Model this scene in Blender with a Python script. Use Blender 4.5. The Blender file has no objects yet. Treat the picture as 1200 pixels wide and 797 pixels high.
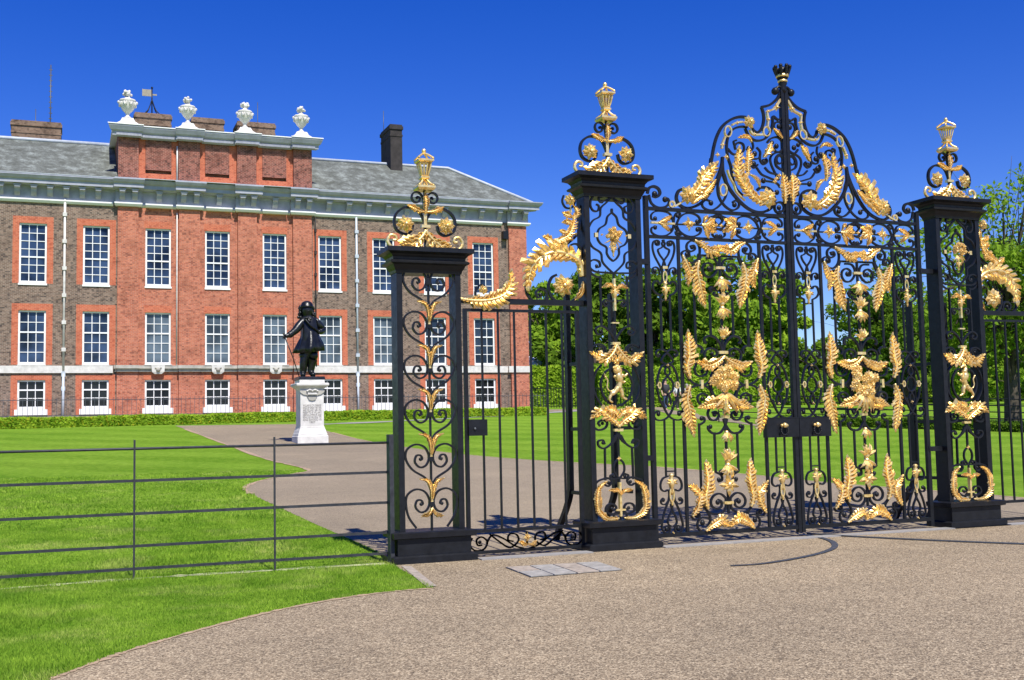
import bpy, bmesh, math, random
from mathutils import Vector, Matrix
random.seed(7)
PI = math.pi
SC = bpy.context.scene
COL = SC.collection

# ------------------------------------------------------------------ camera calibration (measured from the photo)
FPX = 1326.84; W0, H0 = 1200, 797
YAW, PIT, ROL = 0.378218, 0.0795843, -0.0214183
EYE = 1.35
_f = Vector((math.sin(YAW)*math.cos(PIT), math.cos(YAW)*math.cos(PIT), math.sin(PIT)))
_r0 = Vector((math.cos(YAW), -math.sin(YAW), 0)); _u0 = _r0.cross(_f)
_r = _r0*math.cos(ROL) + _u0*math.sin(ROL); _u = _u0*math.cos(ROL) - _r0*math.sin(ROL)
def ray(x, y): return _r*((x-600)/FPX) - _u*((y-398.5)/FPX) + _f
def onY(x, y, Y):
    d = ray(x, y); t = Y/d.y
    return Vector((d.x*t, Y, EYE + d.z*t))
SLOPE, Y0, Y1 = 0.052, 11.9, 150.0
def terr(X, Y=None):
    if Y <= Y0: return 0.0
    if Y <= Y1: return SLOPE*(Y-Y0)
    return SLOPE*(Y1-Y0) + 0.012*(Y-Y1)
def gnd(x, y):
    d = ray(x, y)
    if d.z < 0:
        t = -EYE/d.z
        if d.y*t <= Y0: return Vector((d.x*t, d.y*t, 0))
    t = (EYE + SLOPE*Y0)/(SLOPE*d.y - d.z)
    return Vector((d.x*t, d.y*t, EYE + d.z*t))
def atd(x, dist):
    """ground point in the column of pixel x at forward distance dist"""
    d = ray(x, 480)*dist
    return Vector((d.x, d.y, terr(0, d.y)))
def zat(x, y, P):
    """height at which pixel (x,y) meets the vertical through P"""
    d = ray(x, y); return EYE + d.z*(P.y/d.y)

# ------------------------------------------------------------------ materials
MATS = {}
def nodes(name):
    m = bpy.data.materials.new(name); m.use_nodes = True
    nt = m.node_tree; b = nt.nodes['Principled BSDF']; MATS[name] = m
    return m, nt, b
def N(nt, t, **k):
    n = nt.nodes.new(t)
    for a, v in k.items():
        if a in n.inputs: n.inputs[a].default_value = v
        else: setattr(n, a, v)
    return n
def ramp(nt, fac, stops):
    r = nt.nodes.new('ShaderNodeValToRGB'); e = r.color_ramp.elements
    while len(e) < len(stops): e.new(0.5)
    for i, (p, c) in enumerate(stops):
        e[i].position = p; e[i].color = (*c, 1) if len(c) == 3 else c
    nt.links.new(fac, r.inputs[0]); return r.outputs[0]
def coords(nt, sx=1, sy=1, sz=1):
    tc = N(nt, 'ShaderNodeNewGeometry'); mp = N(nt, 'ShaderNodeMapping')
    mp.inputs['Scale'].default_value = (sx, sy, sz)
    nt.links.new(tc.outputs['Position'], mp.inputs[0]); return mp.outputs[0]
def noise(nt, scale, detail=4, rough=.6, vec=None, sc=(1, 1, 1)):
    n = N(nt, 'ShaderNodeTexNoise'); n.inputs['Scale'].default_value = scale
    n.inputs['Detail'].default_value = detail; n.inputs['Roughness'].default_value = rough
    nt.links.new(vec if vec else coords(nt, *sc), n.inputs['Vector']); return n.outputs[0]
def mix(nt, fac, a, b, mode='MIX'):
    m = nt.nodes.new('ShaderNodeMixRGB'); m.blend_type = mode
    for i, v in enumerate((fac, a, b)):
        if hasattr(v, 'links'): nt.links.new(v, m.inputs[i])
        elif isinstance(v, (int, float)): m.inputs[i].default_value = v
        else: m.inputs[i].default_value = (*v, 1)
    return m.outputs[0]
def bump(nt, b, h, strength=.3, dist=.02):
    n = N(nt, 'ShaderNodeBump'); n.inputs['Strength'].default_value = strength; n.inputs['Distance'].default_value = dist
    nt.links.new(h, n.inputs['Height']); nt.links.new(n.outputs[0], b.inputs['Normal'])
def simple(name, col, rough=.6, metal=0, var=.15, scale=6, bmp=0, spec=None):
    m, nt, b = nodes(name)
    n = noise(nt, scale)
    c = ramp(nt, n, [(.3, tuple(x*(1-var) for x in col)), (.7, tuple(min(1, x*(1+var)) for x in col))])
    nt.links.new(c, b.inputs['Base Color']); b.inputs['Roughness'].default_value = rough; b.inputs['Metallic'].default_value = metal
    if spec is not None: b.inputs['Specular IOR Level'].default_value = spec
    if bmp: bump(nt, b, n, bmp)
    return m
def brick(name, c1, c2, c3, mortar, dirt=.35, patch=1.0):
    m, nt, b = nodes(name)
    g = N(nt, 'ShaderNodeNewGeometry'); s = N(nt, 'ShaderNodeSeparateXYZ'); nt.links.new(g.outputs['Position'], s.inputs[0])
    ad = N(nt, 'ShaderNodeMath', operation='ADD'); nt.links.new(s.outputs[0], ad.inputs[0]); nt.links.new(s.outputs[1], ad.inputs[1])
    cb = N(nt, 'ShaderNodeCombineXYZ'); nt.links.new(ad.outputs[0], cb.inputs[0]); nt.links.new(s.outputs[2], cb.inputs[1])
    br = N(nt, 'ShaderNodeTexBrick'); nt.links.new(cb.outputs[0], br.inputs['Vector'])
    br.inputs['Scale'].default_value = 1; br.inputs['Brick Width'].default_value = .18; br.inputs['Row Height'].default_value = .066
    br.inputs['Mortar Size'].default_value = .009; br.inputs['Color1'].default_value = (*c1, 1); br.inputs['Color2'].default_value = (*c2, 1)
    br.inputs['Mortar'].default_value = (*mortar, 1)
    # individual odd bricks: noise sampled on a brick-sized grid
    mp = N(nt, 'ShaderNodeVectorMath', operation='SNAP'); nt.links.new(cb.outputs[0], mp.inputs[0]); mp.inputs[1].default_value = (.11, .066, 1)
    wn = N(nt, 'ShaderNodeTexWhiteNoise'); nt.links.new(mp.outputs[0], wn.inputs[0])
    f = ramp(nt, wn.outputs[0], [(.74*patch, (0, 0, 0)), (.95, (.75, .75, .75))])
    c = mix(nt, f, br.outputs[0], c3)
    big = noise(nt, 1.3, 9, .8); d = ramp(nt, big, [(.36, (1-dirt*1.25, 1-dirt*1.3, 1-dirt*1.3)), (.5, (1, 1, 1)), (.66, (1.12, 1.14, 1.16))])
    c = mix(nt, 1, c, d, 'MULTIPLY')
    nt.links.new(c, b.inputs['Base Color']); b.inputs['Roughness'].default_value = .9
    b.inputs['Specular IOR Level'].default_value = .2
    bump(nt, b, br.outputs[1], -.4, .01)
    return m
brick('brick_stock', (.13, .078, .058), (.25, .165, .12), (.05, .042, .04), (.3, .255, .2), .32, 1.0)
brick('brick_red', (.40, .10, .052), (.55, .175, .092), (.20, .07, .05), (.40, .24, .18), .26, 1.08)
brick('brick_attic', (.17, .05, .036), (.29, .085, .058), (.07, .035, .03), (.36, .22, .17), .42, 1.0)
brick('brick_rubbed', (.44, .10, .05), (.54, .145, .07), (.33, .08, .045), (.5, .22, .14), .15, 1.12)
brick('brick_brown', (.19, .12, .08), (.26, .17, .11), (.1, .07, .05), (.2, .16, .12), .45)
simple('white_paint', (.82, .82, .80), .5, var=.04)
simple('stone_white', (.62, .60, .555), .75, var=.16, scale=5)
simple('cornice_paint', (.34, .35, .41), .6, var=.16, scale=2.5)
simple('cornice_top', (.45, .44, .42), .8, var=.2, scale=3)
simple('grey_pipe', (.48, .53, .58), .5, var=.1)
simple('belt_stone', (.40, .38, .33), .8, var=.25, scale=4)
simple('lead', (.40, .44, .48), .55, var=.12, scale=3)
m, nt, b = nodes('slate')
v = coords(nt, 1, 1, .12)
n1 = noise(nt, 1.6, 8, .75, v); n2 = noise(nt, 14, 3, .6)
c = ramp(nt, n1, [(.36, (.075, .08, .062)), (.5, (.13, .14, .12)), (.64, (.26, .285, .26))])
c = mix(nt, .35, c, ramp(nt, n2, [(.3, (.08, .085, .07)), (.7, (.5, .52, .5))]), 'OVERLAY')
nt.links.new(c, b.inputs['Base Color']); b.inputs['Roughness'].default_value = .75
g = N(nt, 'ShaderNodeTexWave', wave_type='BANDS', bands_direction='Z'); g.inputs['Scale'].default_value = 2.4; g.inputs['Distortion'].default_value = .4
nt.links.new(coords(nt), g.inputs[0]); bump(nt, b, g.outputs[1], .35, .03)
def glass(name, col, rough=.06, var=.5):
    m, nt, b = nodes(name)
    n = noise(nt, .8, 2)  # tint noise paints varied reflections into the pane colour
    nt.links.new(ramp(nt, n, [(.35, tuple(x*(1-var) for x in col)), (.65, tuple(x*(1+var) for x in col))]), b.inputs['Base Color'])
    b.inputs['Roughness'].default_value = rough; b.inputs['Specular IOR Level'].default_value = .35
    n2 = noise(nt, 3.5, 2); bump(nt, b, n2, .08, .02)
glass('glass_top', (.024, .042, .085), .06, .75); glass('glass_mid', (.075, .10, .125), .12, .6); glass('glass_low', (.008, .009, .012), .1)
glass('glass_dark', (.02, .032, .055), .08)
# wrought iron, slightly glossy black paint
m, nt, b = nodes('iron')
n = noise(nt, 9, 5, .7)
nt.links.new(ramp(nt, n, [(.3, (.007, .0075, .009)), (.7, (.015, .0165, .020))]), b.inputs['Base Color'])
nt.links.new(ramp(nt, noise(nt, 22, 3), [(.3, (.30,)*3), (.7, (.46,)*3)]), b.inputs['Roughness']); b.inputs['Specular IOR Level'].default_value = .24
bump(nt, b, noise(nt, 60, 3), .15, .004)
m, nt, b = nodes('gold')
n = noise(nt, 18, 4, .7)
nt.links.new(ramp(nt, n, [(.25, (.58, .33, .06)), (.5, (.95, .70, .28)), (.75, (1.0, .85, .46))]), b.inputs['Base Color'])
b.inputs['Metallic'].default_value = .7; b.inputs['Roughness'].default_value = .34
bump(nt, b, noise(nt, 45, 3), .35, .006)
m, nt, b = nodes('bronze')
nt.links.new(ramp(nt, noise(nt, 7, 4), [(.3, (.006, .0065, .007)), (.7, (.02, .021, .022))]), b.inputs['Base Color'])
b.inputs['Roughness'].default_value = .3; b.inputs['Metallic'].default_value = .3
bump(nt, b, noise(nt, 16, 4), .35, .02)
# grass
m, nt, b = nodes('lawn')
n1 = noise(nt, .35, 6, .6); n2 = noise(nt, 7, 6, .75, sc=(1, .8, 1)); n3 = noise(nt, 70, 3, .7)
wv = N(nt, 'ShaderNodeTexWave', wave_type='BANDS', bands_direction='DIAGONAL'); wv.inputs['Scale'].default_value = .16; wv.inputs['Distortion'].default_value = 2.5; wv.inputs['Detail'].default_value = 3
nt.links.new(coords(nt), wv.inputs[0])
c = ramp(nt, n2, [(.30, (.065, .145, .008)), (.5, (.175, .325, .020)), (.70, (.34, .46, .065))])
c = mix(nt, .35, c, ramp(nt, n1, [(.35, (.10, .23, .012)), (.65, (.30, .44, .05))]))
c = mix(nt, .5, c, ramp(nt, n3, [(.2, (.3, .3, .3)), (.8, (.72, .72, .72))]), 'OVERLAY')
c = mix(nt, .22, c, ramp(nt, wv.outputs[1], [(.3, (.06, .17, .008)), (.7, (.22, .38, .04))]))
nt.links.new(c, b.inputs['Base Color']); b.inputs['Roughness'].default_value = .95; b.inputs['Specular IOR Level'].default_value = .04
ad = N(nt, 'ShaderNodeMath', operation='ADD'); nt.links.new(n2, ad.inputs[0]); nt.links.new(n3, ad.inputs[1]); bump(nt, b, ad.outputs[0], .8, .05)
def blade_mat(name, a, c_):
    m, nt, b = nodes(name)
    n = noise(nt, 1.6, 3); oi = noise(nt, 60, 2)
    c = mix(nt, .5, ramp(nt, n, [(.35, a), (.65, c_)]), ramp(nt, oi, [(.3, a), (.7, c_)]))
    if name == 'blade': c = mix(nt, ramp(nt, noise(nt, 1.1, 5, .7), [(.5, (0, 0, 0)), (.72, (.75, .75, .75))]), c, (.56, .56, .17))
    nt.links.new(c, b.inputs['Base Color']); b.inputs['Roughness'].default_value = .65; b.inputs['Specular IOR Level'].default_value = .06
    t = N(nt, 'ShaderNodeBsdfTranslucent'); nt.links.new(c, t.inputs[0])
    ms = N(nt, 'ShaderNodeMixShader'); ms.inputs[0].default_value = .35
    nt.links.new(b.outputs[0], ms.inputs[1]); nt.links.new(t.outputs[0], ms.inputs[2]); nt.links.new(ms.outputs[0], nt.nodes['Material Output'].inputs[0])
    return m
blade_mat('blade', (.065, .20, .008), (.40, .58, .06))
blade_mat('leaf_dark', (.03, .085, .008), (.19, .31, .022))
blade_mat('leaf_mid', (.06, .155, .010), (.32, .48, .035))
blade_mat('leaf_light', (.13, .28, .012), (.46, .62, .05))
blade_mat('leaf_yellow', (.35, .36, .02), (.60, .52, .04))
simple('bark', (.07, .055, .04), .9, var=.4, scale=5, bmp=.5)
def aggregate(name, cols, dark):
    m, nt, b = nodes(name)
    vo = N(nt, 'ShaderNodeTexVoronoi'); vo.inputs['Scale'].default_value = 110; nt.links.new(coords(nt), vo.inputs[0])
    s = N(nt, 'ShaderNodeSeparateColor'); nt.links.new(vo.outputs['Color'], s.inputs[0])
    c = ramp(nt, s.outputs[0], [(0, cols[0]), (.35, cols[1]), (.65, cols[2]), (1, cols[3])])
    vo2 = N(nt, 'ShaderNodeTexVoronoi'); vo2.inputs['Scale'].default_value = 38; nt.links.new(coords(nt), vo2.inputs[0])
    s2 = N(nt, 'ShaderNodeSeparateColor'); nt.links.new(vo2.outputs['Color'], s2.inputs[0])
    c = mix(nt, .2, c, ramp(nt, s2.outputs[0], [(0, cols[0]), (.4, cols[1]), (.8, cols[2]), (1, cols[3])]))
    n = noise(nt, 1.1, 6, .7); n2 = noise(nt, .25, 4, .6)
    c = mix(nt, 1, c, ramp(nt, n, [(.3, (dark,)*3), (.7, (1, 1, 1))]), 'MULTIPLY')
    c = mix(nt, 1, c, ramp(nt, n2, [(.35, (.86, .85, .84)), (.65, (1.05, 1.03, 1.0))]), 'MULTIPLY')
    nt.links.new(c, b.inputs['Base Color']); b.inputs['Roughness'].default_value = .85; b.inputs['Specular IOR Level'].default_value = .3
    bump(nt, b, vo.outputs['Distance'], .5, .006)
aggregate('gravel', [(.08, .062, .04), (.235, .18, .112), (.38, .295, .185), (.72, .60, .40)], .78)
aggregate('drive', [(.16, .13, .088), (.26, .21, .145), (.33, .27, .18), (.42, .35, .24)], .82)
simple('kerb_stone', (.27, .26, .24), .8, var=.15, scale=8)
simple('slab', (.30, .285, .25), .9, var=.3, scale=12)
simple('slab_worn', (.33, .28, .22), .9, var=.3, scale=15)
simple('dirt', (.36, .255, .16), .95, var=.3, scale=12, bmp=.4)
simple('dry_grass', (.40, .42, .20), .95, var=.35, scale=14, bmp=.6)
simple('lettering', (.16, .15, .14), .8)
simple('skin', (.5, .3, .22), .6)
simple('jeans', (.05, .08, .16), .8); simple('dark_cloth', (.03, .03, .035), .8); simple('white_cloth', (.8, .8, .8), .8); simple('grey_hair', (.3, .28, .25), .8)
simple('fence_iron', (.035, .037, .042), .5, var=.35, scale=15, spec=.35); simple('steel', (.09, .10, .11), .5, .5)
simple('canvas', (.72, .76, .82), .6)
simple('brass', (.55, .45, .25), .35, .8)
simple('chimney_dark', (.035, .03, .028), .95, var=.4, scale=3)

# ------------------------------------------------------------------ object helpers
def tag(o, label=None, cat=None, group=None, kind=None):
    if label: o['label'] = label
    if cat: o['category'] = cat
    if group: o['group'] = group
    if kind: o['kind'] = kind
    return o
def thing(name, label, cat, loc=(0, 0, 0), group=None, rz=0):
    o = bpy.data.objects.new(name, None); COL.objects.link(o); o.location = loc; o.rotation_euler = (0, 0, rz)
    o.empty_display_size = .2
    return tag(o, label, cat, group)
class MB:
    """mesh builder in world coordinates"""
    def __init__(s): s.v = []; s.f = []; s.sm = []
    def add(s, vs, fs, smooth=False):
        k = len(s.v); s.v.extend(vs)
        for f in fs: s.f.append(tuple(i+k for i in f)); s.sm.append(smooth)
    def box(s, x0, x1, y0, y1, z0, z1):
        s.add([(x0,y0,z0),(x1,y0,z0),(x1,y1,z0),(x0,y1,z0),(x0,y0,z1),(x1,y0,z1),(x1,y1,z1),(x0,y1,z1)],
              [(0,3,2,1),(4,5,6,7),(0,1,5,4),(1,2,6,5),(2,3,7,6),(3,0,4,7)])
    def quad(s, a, b, c, d): s.add([a, b, c, d], [(0,1,2,3)])
    def frustum(s, cx, cy, prof):
        """prof: list of (z, half_x, half_y) stacked square sections"""
        vs = []; fs = []
        for z, hx, hy in prof: vs += [(cx-hx,cy-hy,z),(cx+hx,cy-hy,z),(cx+hx,cy+hy,z),(cx-hx,cy+hy,z)]
        for i in range(len(prof)-1):
            for k in range(4): a = 4*i+k; b_ = 4*i+(k+1) % 4; fs.append((a, b_, b_+4, a+4))
        fs.append((3,2,1,0)); n = 4*len(prof)-4; fs.append((n,n+1,n+2,n+3)); s.add(vs, fs)
    def lathe(s, cx, cy, prof, seg=16, smooth=True):
        vs = []; fs = []
        for z, r in prof:
            for k in range(seg): a = 2*PI*k/seg; vs.append((cx+r*math.cos(a), cy+r*math.sin(a), z))
        for i in range(len(prof)-1):
            for k in range(seg): fs.append((i*seg+k, i*seg+(k+1) % seg, (i+1)*seg+(k+1) % seg, (i+1)*seg+k))
        fs.append(tuple(range(seg-1, -1, -1))); n = (len(prof)-1)*seg; fs.append(tuple(range(n, n+seg))); s.add(vs, fs, smooth)
    def ball(s, c, r, seg=8, sq=1, ry=None):
        rings = max(4, seg//2+1); vs = []; fs = []
        for i in range(rings+1):
            t = PI*i/rings
            for k in range(seg):
                a = 2*PI*k/seg; vs.append((c[0]+r*math.sin(t)*math.cos(a), c[1]+(ry or r)*math.sin(t)*math.sin(a), c[2]+r*sq*math.cos(t)))
        for i in range(rings):
            for k in range(seg): fs.append((i*seg+k, (i+1)*seg+k, (i+1)*seg+(k+1) % seg, i*seg+(k+1) % seg))
        s.add(vs, fs, True)
    def tube(s, pts, rad, seg=6, smooth=True, flat=1.0):
        """tube with radius (number or list) through 3D points"""
        pts = [Vector(p) for p in pts]; n = len(pts)
        if n < 2: return
        if not isinstance(rad, (list, tuple)): rad = [rad]*n
        vs = []; fs = []; up = None
        for i, p in enumerate(pts):
            t = (pts[min(i+1, n-1)] - pts[max(i-1, 0)])
            if t.length < 1e-9: t = Vector((0, 0, 1))
            t.normalize()
            if up is None:
                up = Vector((0, -1, 0)) if abs(t.y) < .9 else Vector((1, 0, 0))
            a = (up - t*up.dot(t)); 
            if a.length < 1e-6: a = t.orthogonal()
            a.normalize(); up = a; b_ = t.cross(a)
            for k in range(seg):
                w = 2*PI*k/seg; vs.append(tuple(p + a*(math.cos(w)*rad[i]*flat) + b_*(math.sin(w)*rad[i])))
        for i in range(n-1):
            for k in range(seg): fs.append((i*seg+k, i*seg+(k+1) % seg, (i+1)*seg+(k+1) % seg, (i+1)*seg+k))
        fs.append(tuple(range(seg-1, -1, -1))); fs.append(tuple(range((n-1)*seg, n*seg))); s.add(vs, fs, smooth)
    def ribbon(s, pts, w, d, Y):
        """flat iron bar bent in the XZ plane: w in plane, d in Y"""
        n = len(pts)
        if n < 2: return
        vs = []; fs = []
        for i, p in enumerate(pts):
            a = pts[max(i-1, 0)]; b_ = pts[min(i+1, n-1)]
            tx, tz = b_[0]-a[0], b_[1]-a[1]; L = math.hypot(tx, tz) or 1
            nx, nz = -tz/L*w/2, tx/L*w/2
            vs += [(p[0]+nx, Y-d/2, p[1]+nz), (p[0]-nx, Y-d/2, p[1]-nz), (p[0]-nx, Y+d/2, p[1]-nz), (p[0]+nx, Y+d/2, p[1]+nz)]
        for i in range(n-1):
            for k in range(4): a = 4*i+k; b_ = 4*i+(k+1) % 4; fs.append((a, a+4, b_+4, b_))
        fs.append((0,1,2,3)); m_ = 4*(n-1); fs.append((m_+3, m_+2, m_+1, m_)); s.add(vs, fs)
    def build(s, name, mat, parent=None, recalc=False, label=None, kind=None):
        if not s.v: return None
        base = Vector((0, 0, 0))
        q = parent
        while q: base += q.location; q = q.parent
        me = bpy.data.meshes.new(name)
        me.from_pydata([(a-base.x, b_-base.y, c-base.z) for a, b_, c in s.v], [], s.f)
        me.polygons.foreach_set('use_smooth', s.sm)
        me.materials.append(MATS[mat]); me.update()
        if recalc:
            bm = bmesh.new(); bm.from_mesh(me); bmesh.ops.recalc_face_normals(bm, faces=bm.faces); bm.to_mesh(me); bm.free()
        o = bpy.data.objects.new(name, me); COL.objects.link(o)
        if parent: o.parent = parent
        if label: o['label'] = label
        if kind: o['kind'] = kind
        return o
def crv(pts, n=8):
    """Catmull-Rom through 2D/3D points"""
    pts = [tuple(p) for p in pts]
    if len(pts) < 3: return pts
    P = [pts[0]] + pts + [pts[-1]]; out = []
    for i in range(1, len(P)-2):
        for k in range(n):
            t = k/n; a = []
            for j in range(len(pts[0])):
                p0, p1, p2, p3 = P[i-1][j], P[i][j], P[i+1][j], P[i+2][j]
                a.append(.5*((2*p1)+(-p0+p2)*t+(2*p0-5*p1+4*p2-p3)*t*t+(-p0+3*p1-3*p2+p3)*t**3))
            out.append(tuple(a))
    out.append(pts[-1]); return out
def struct(name, mb, mat): return tag(mb.build(name, mat), kind='structure')

# ------------------------------------------------------------------ world, sun, camera
SUN_EL, SUN_AZ = 56.0, 3.0     # the sun stands behind the viewer, a little to the right
w = bpy.data.worlds.new('World'); SC.world = w; w.use_nodes = True
bg = w.node_tree.nodes['Background']; sky = w.node_tree.nodes.new('ShaderNodeTexSky')
sky.sky_type = 'NISHITA'; sky.sun_disc = False; sky.sun_elevation = math.radians(SUN_EL); sky.sun_rotation = math.radians(180-SUN_AZ)
sky.air_density = 1.0; sky.dust_density = 0.0; sky.ozone_density = 5.0; sky.altitude = 600
hs = w.node_tree.nodes.new('ShaderNodeHueSaturation'); hs.inputs['Saturation'].default_value = 1.36; hs.inputs['Hue'].default_value = .529; hs.inputs['Value'].default_value = 1.12
w.node_tree.links.new(sky.outputs[0], hs.inputs['Color']); w.node_tree.links.new(hs.outputs[0], bg.inputs[0])
bg.inputs[1].default_value = .105
sd = bpy.data.lights.new('sun', 'SUN'); sd.energy = 5.0; sd.angle = math.radians(.55); sd.color = (1, .955, .88)
so = bpy.data.objects.new('sun', sd); COL.objects.link(so)
el, az = math.radians(SUN_EL), math.radians(SUN_AZ)
tosun = Vector((math.sin(az)*math.cos(el), -math.cos(az)*math.cos(el), math.sin(el)))
so.rotation_euler = tosun.to_track_quat('Z', 'Y').to_euler(); so.location = (0, -20, 40)
cd = bpy.data.cameras.new('camera'); cam = bpy.data.objects.new('camera', cd); COL.objects.link(cam)
cd.sensor_fit = 'HORIZONTAL'; cd.sensor_width = 36; cd.lens = 36*FPX/1200; cd.clip_end = 5000; cd.clip_start = .1
cam.matrix_world = Matrix(((_r.x, _u.x, -_f.x, 0), (_r.y, _u.y, -_f.y, 0), (_r.z, _u.z, -_f.z, EYE), (0, 0, 0, 1)))
SC.camera = cam
SC.view_settings.view_transform = 'Standard'; SC.view_settings.look = 'None'; SC.view_settings.exposure = 0.38; SC.view_settings.gamma = 1

# ------------------------------------------------------------------ ground
mb = MB(); xs = [-700, -60, 0, 60, 150, 900]; ys = [-40, Y0, 60, Y1, 400, 2500]
for i in range(len(xs)-1):
    for j in range(len(ys)-1):
        mb.quad((xs[i], ys[j], terr(0, ys[j])), (xs[i+1], ys[j], terr(0, ys[j])), (xs[i+1], ys[j+1], terr(0, ys[j+1])), (xs[i], ys[j+1], terr(0, ys[j+1])))
struct('ground', mb, 'lawn')
def sheet(name, xy, mat, lift):
    bm = bmesh.new(); vs = [bm.verts.new((p[0], p[1], 0)) for p in xy]; bm.faces.new(vs)
    bmesh.ops.bisect_plane(bm, geom=bm.verts[:]+bm.edges[:]+bm.faces[:], plane_co=(0, Y0, 0), plane_no=(0, 1, 0))
    bmesh.ops.triangulate(bm, faces=bm.faces[:])
    for v in bm.verts: v.co.z = terr(0, v.co.y) + lift
    bmesh.ops.recalc_face_normals(bm, faces=bm.faces)
    if sum(f.normal.z for f in bm.faces) < 0: bmesh.ops.reverse_faces(bm, faces=bm.faces[:])
    me = bpy.data.meshes.new(name); bm.to_mesh(me); bm.free(); me.materials.append(MATS[mat])
    o = bpy.data.objects.new(name, me); COL.objects.link(o); return tag(o, kind='structure')
GP, YG = 11.565, 11.345       # gate plane and the front plane of the pier caps
near_edge = [tuple(gnd(*p)[:2]) for p in [(60,797),(105,780),(150,764),(220,743),(300,722),(360,709),(420,699),(470,693),(510,690)]]
near_px_edge = crv(near_edge, 4)
fore = [(-6,-20),(-4,0),(-1.6,4.6)] + near_px_edge + [(3.14,11.2),(3.14,11.38),(60,11.38),(60,-20)]
sheet('forecourt', fore, 'gravel', .004)
left_px = [(449,650),(420,636.5),(375,617),(333,597.5),(302,583),(289,576),(287,572),(293,568),(310,562.5),(342,556),(362,551.5),(340,545),(308,537),(258,518.5),(217,503)]
left_edge = crv([tuple(gnd(*p)[:2]) for p in left_px], 4)
right_px = [(389,507),(440,519),(543,532.7),(664,542),(760,547),(894,558),(972,566),(1100,576),(1200,584),(1500,607)]
right_edge = crv([tuple(gnd(*p)[:2]) for p in right_px], 3)
top = [tuple(gnd(*p)[:2]) for p in [(205,499),(360,497)]]
drive = [(3.14,11.38),(3.2,11.95)] + left_edge + top + right_edge + [(60,11.38)]
sheet('drive', drive, 'drive', .004)
def strip(name, path, w_, mat, lift, side=0):
    n = len(path); L = []; R = []
    for i, p in enumerate(path):
        a = path[max(i-1, 0)]; b_ = path[min(i+1, n-1)]; tx, ty = b_[0]-a[0], b_[1]-a[1]; l = math.hypot(tx, ty) or 1
        ww = w_*(.35+1.2*random.random()**1.3)
        nx, ny = -ty/l*ww/2, tx/l*ww/2
        L.append((p[0]+nx*(1+side), p[1]+ny*(1+side))); R.append((p[0]-nx*(1-side), p[1]-ny*(1-side)))
    mb = MB()
    for i in range(n-1):
        q = [L[i], R[i], R[i+1], L[i+1]]
        mb.add([(a, b_, terr(0, b_)+lift) for a, b_ in q], [(0, 1, 2, 3)])
    return struct(name, mb, mat)
strip('path_edge', crv(near_edge, 12), .06, 'dirt', .008)
strip('lawn_edge', crv(left_edge[18:], 2), .10, 'dirt', .009)
strip('far_lawn_edge', right_edge, .09, 'dirt', .009)
sheet('unseen_bounce_sheet', [(-9, 55.2), (30, 56.5), (30, 59.9), (-9, 59.9)], 'drive', .004)  # unseen gravel-coloured sheet, added to cut green bounce light on the palace
far_path = [tuple(gnd(*p)[:2]) for p in [(740,470),(760,476.5),(800,485),(850,493),(905,501.5)]]
strip('footpath', crv(far_path, 4), 1.0, 'drive', .012)
strip('terrace_path', crv([tuple(gnd(*p)[:2]) for p in [(376,497.5),(450,494.5),(560,489),(620,485.5),(690,480.5)]], 4), .7, 'kerb_stone', .014)
worn = [tuple(gnd(*p)[:2]) for p in [(0,691),(100,683),(200,676),(300,670),(380,665),(452,661)]]
strip('worn_turf_line', crv(worn, 10), .17, 'dry_grass', .006)
wornp = crv(worn, 6)
for a, b_ in ((4.08, 5.37), (6.26, 10.37), (11.28, 15)):
    mb = MB(); mb.box(a, b_, 11.25, 11.42, -.05, .016); struct('threshold_kerb', mb, 'kerb_stone')
mb = MB(); e = [gnd(*p) for p in [(470,664),(482,664.5),(512,688),(500,689)]]
mb.add([(p.x, p.y, .010) for p in e], [(0, 1, 2, 3)]); struct('concrete_edging', mb, 'slab_worn')
# paved cover in the forecourt: 4 x 2 slabs
A, B, Cc, D = [gnd(*p) for p in [(592,666),(622,677.5),(730,669),(700,659.5)]]
cov = thing('paved_cover', 'small rectangle of eight pale paving slabs set into the gravel', 'access cover', (A+B+Cc+D)/4)
mb = MB(); mb2 = MB()
for i in range(4):
    for j in range(2):
        def q(u, v_): return A*(1-u)*(1-v_) + D*u*(1-v_) + Cc*u*v_ + B*(1-u)*v_
        u0, u1, v0, v1 = (i+.03)/4, (i+.97)/4, (j+.04)/2, (j+.96)/2
        P = [q(u0, v1), q(u1, v1), q(u1, v0), q(u0, v0)]
        mb = MB(); mb.add([(p.x, p.y, .005) for p in P]+[(p.x, p.y, .016) for p in P], [(4,5,6,7),(0,1,5,4),(1,2,6,5),(2,3,7,6),(3,0,4,7)])
        mb.build('slab', 'slab' if (i, j) not in ((2, 0), (2, 1), (0, 0)) else 'slab_worn', cov)
P = [B, Cc, D, A]; mb = MB(); mb.add([(p.x, p.y, .0085) for p in P], [(0, 1, 2, 3)]); mb.build('joint_bed', 'steel', cov)
# curved flat strip and cable at the gate centre
st = crv([tuple(gnd(*p)[:2]) for p in [(856,664),(890,662),(930,656),(962,649),(978,642),(974,635),(955,629.5),(936,627)]], 6)
mb = MB(); n = len(st)
for i, p in enumerate(st[:-1]):
    qv = st[i+1]; tx, ty = qv[0]-p[0], qv[1]-p[1]; l = math.hypot(tx, ty) or 1; wx, wy = -ty/l*.035, tx/l*.035
    mb.add([(p[0]+wx,p[1]+wy,.012),(p[0]-wx,p[1]-wy,.012),(qv[0]-wx,qv[1]-wy,.012),(qv[0]+wx,qv[1]+wy,.012)], [(0, 1, 2, 3)])
o = mb.build('guide_strip', 'steel'); tag(o, 'dark curved steel strip hooking over the gravel in front of the gate centre', 'steel strip')
cb_ = crv([tuple(gnd(*p)[:2]) for p in [(946,626.5),(1000,630),(1080,634),(1150,637),(1230,640)]], 5)
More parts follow.
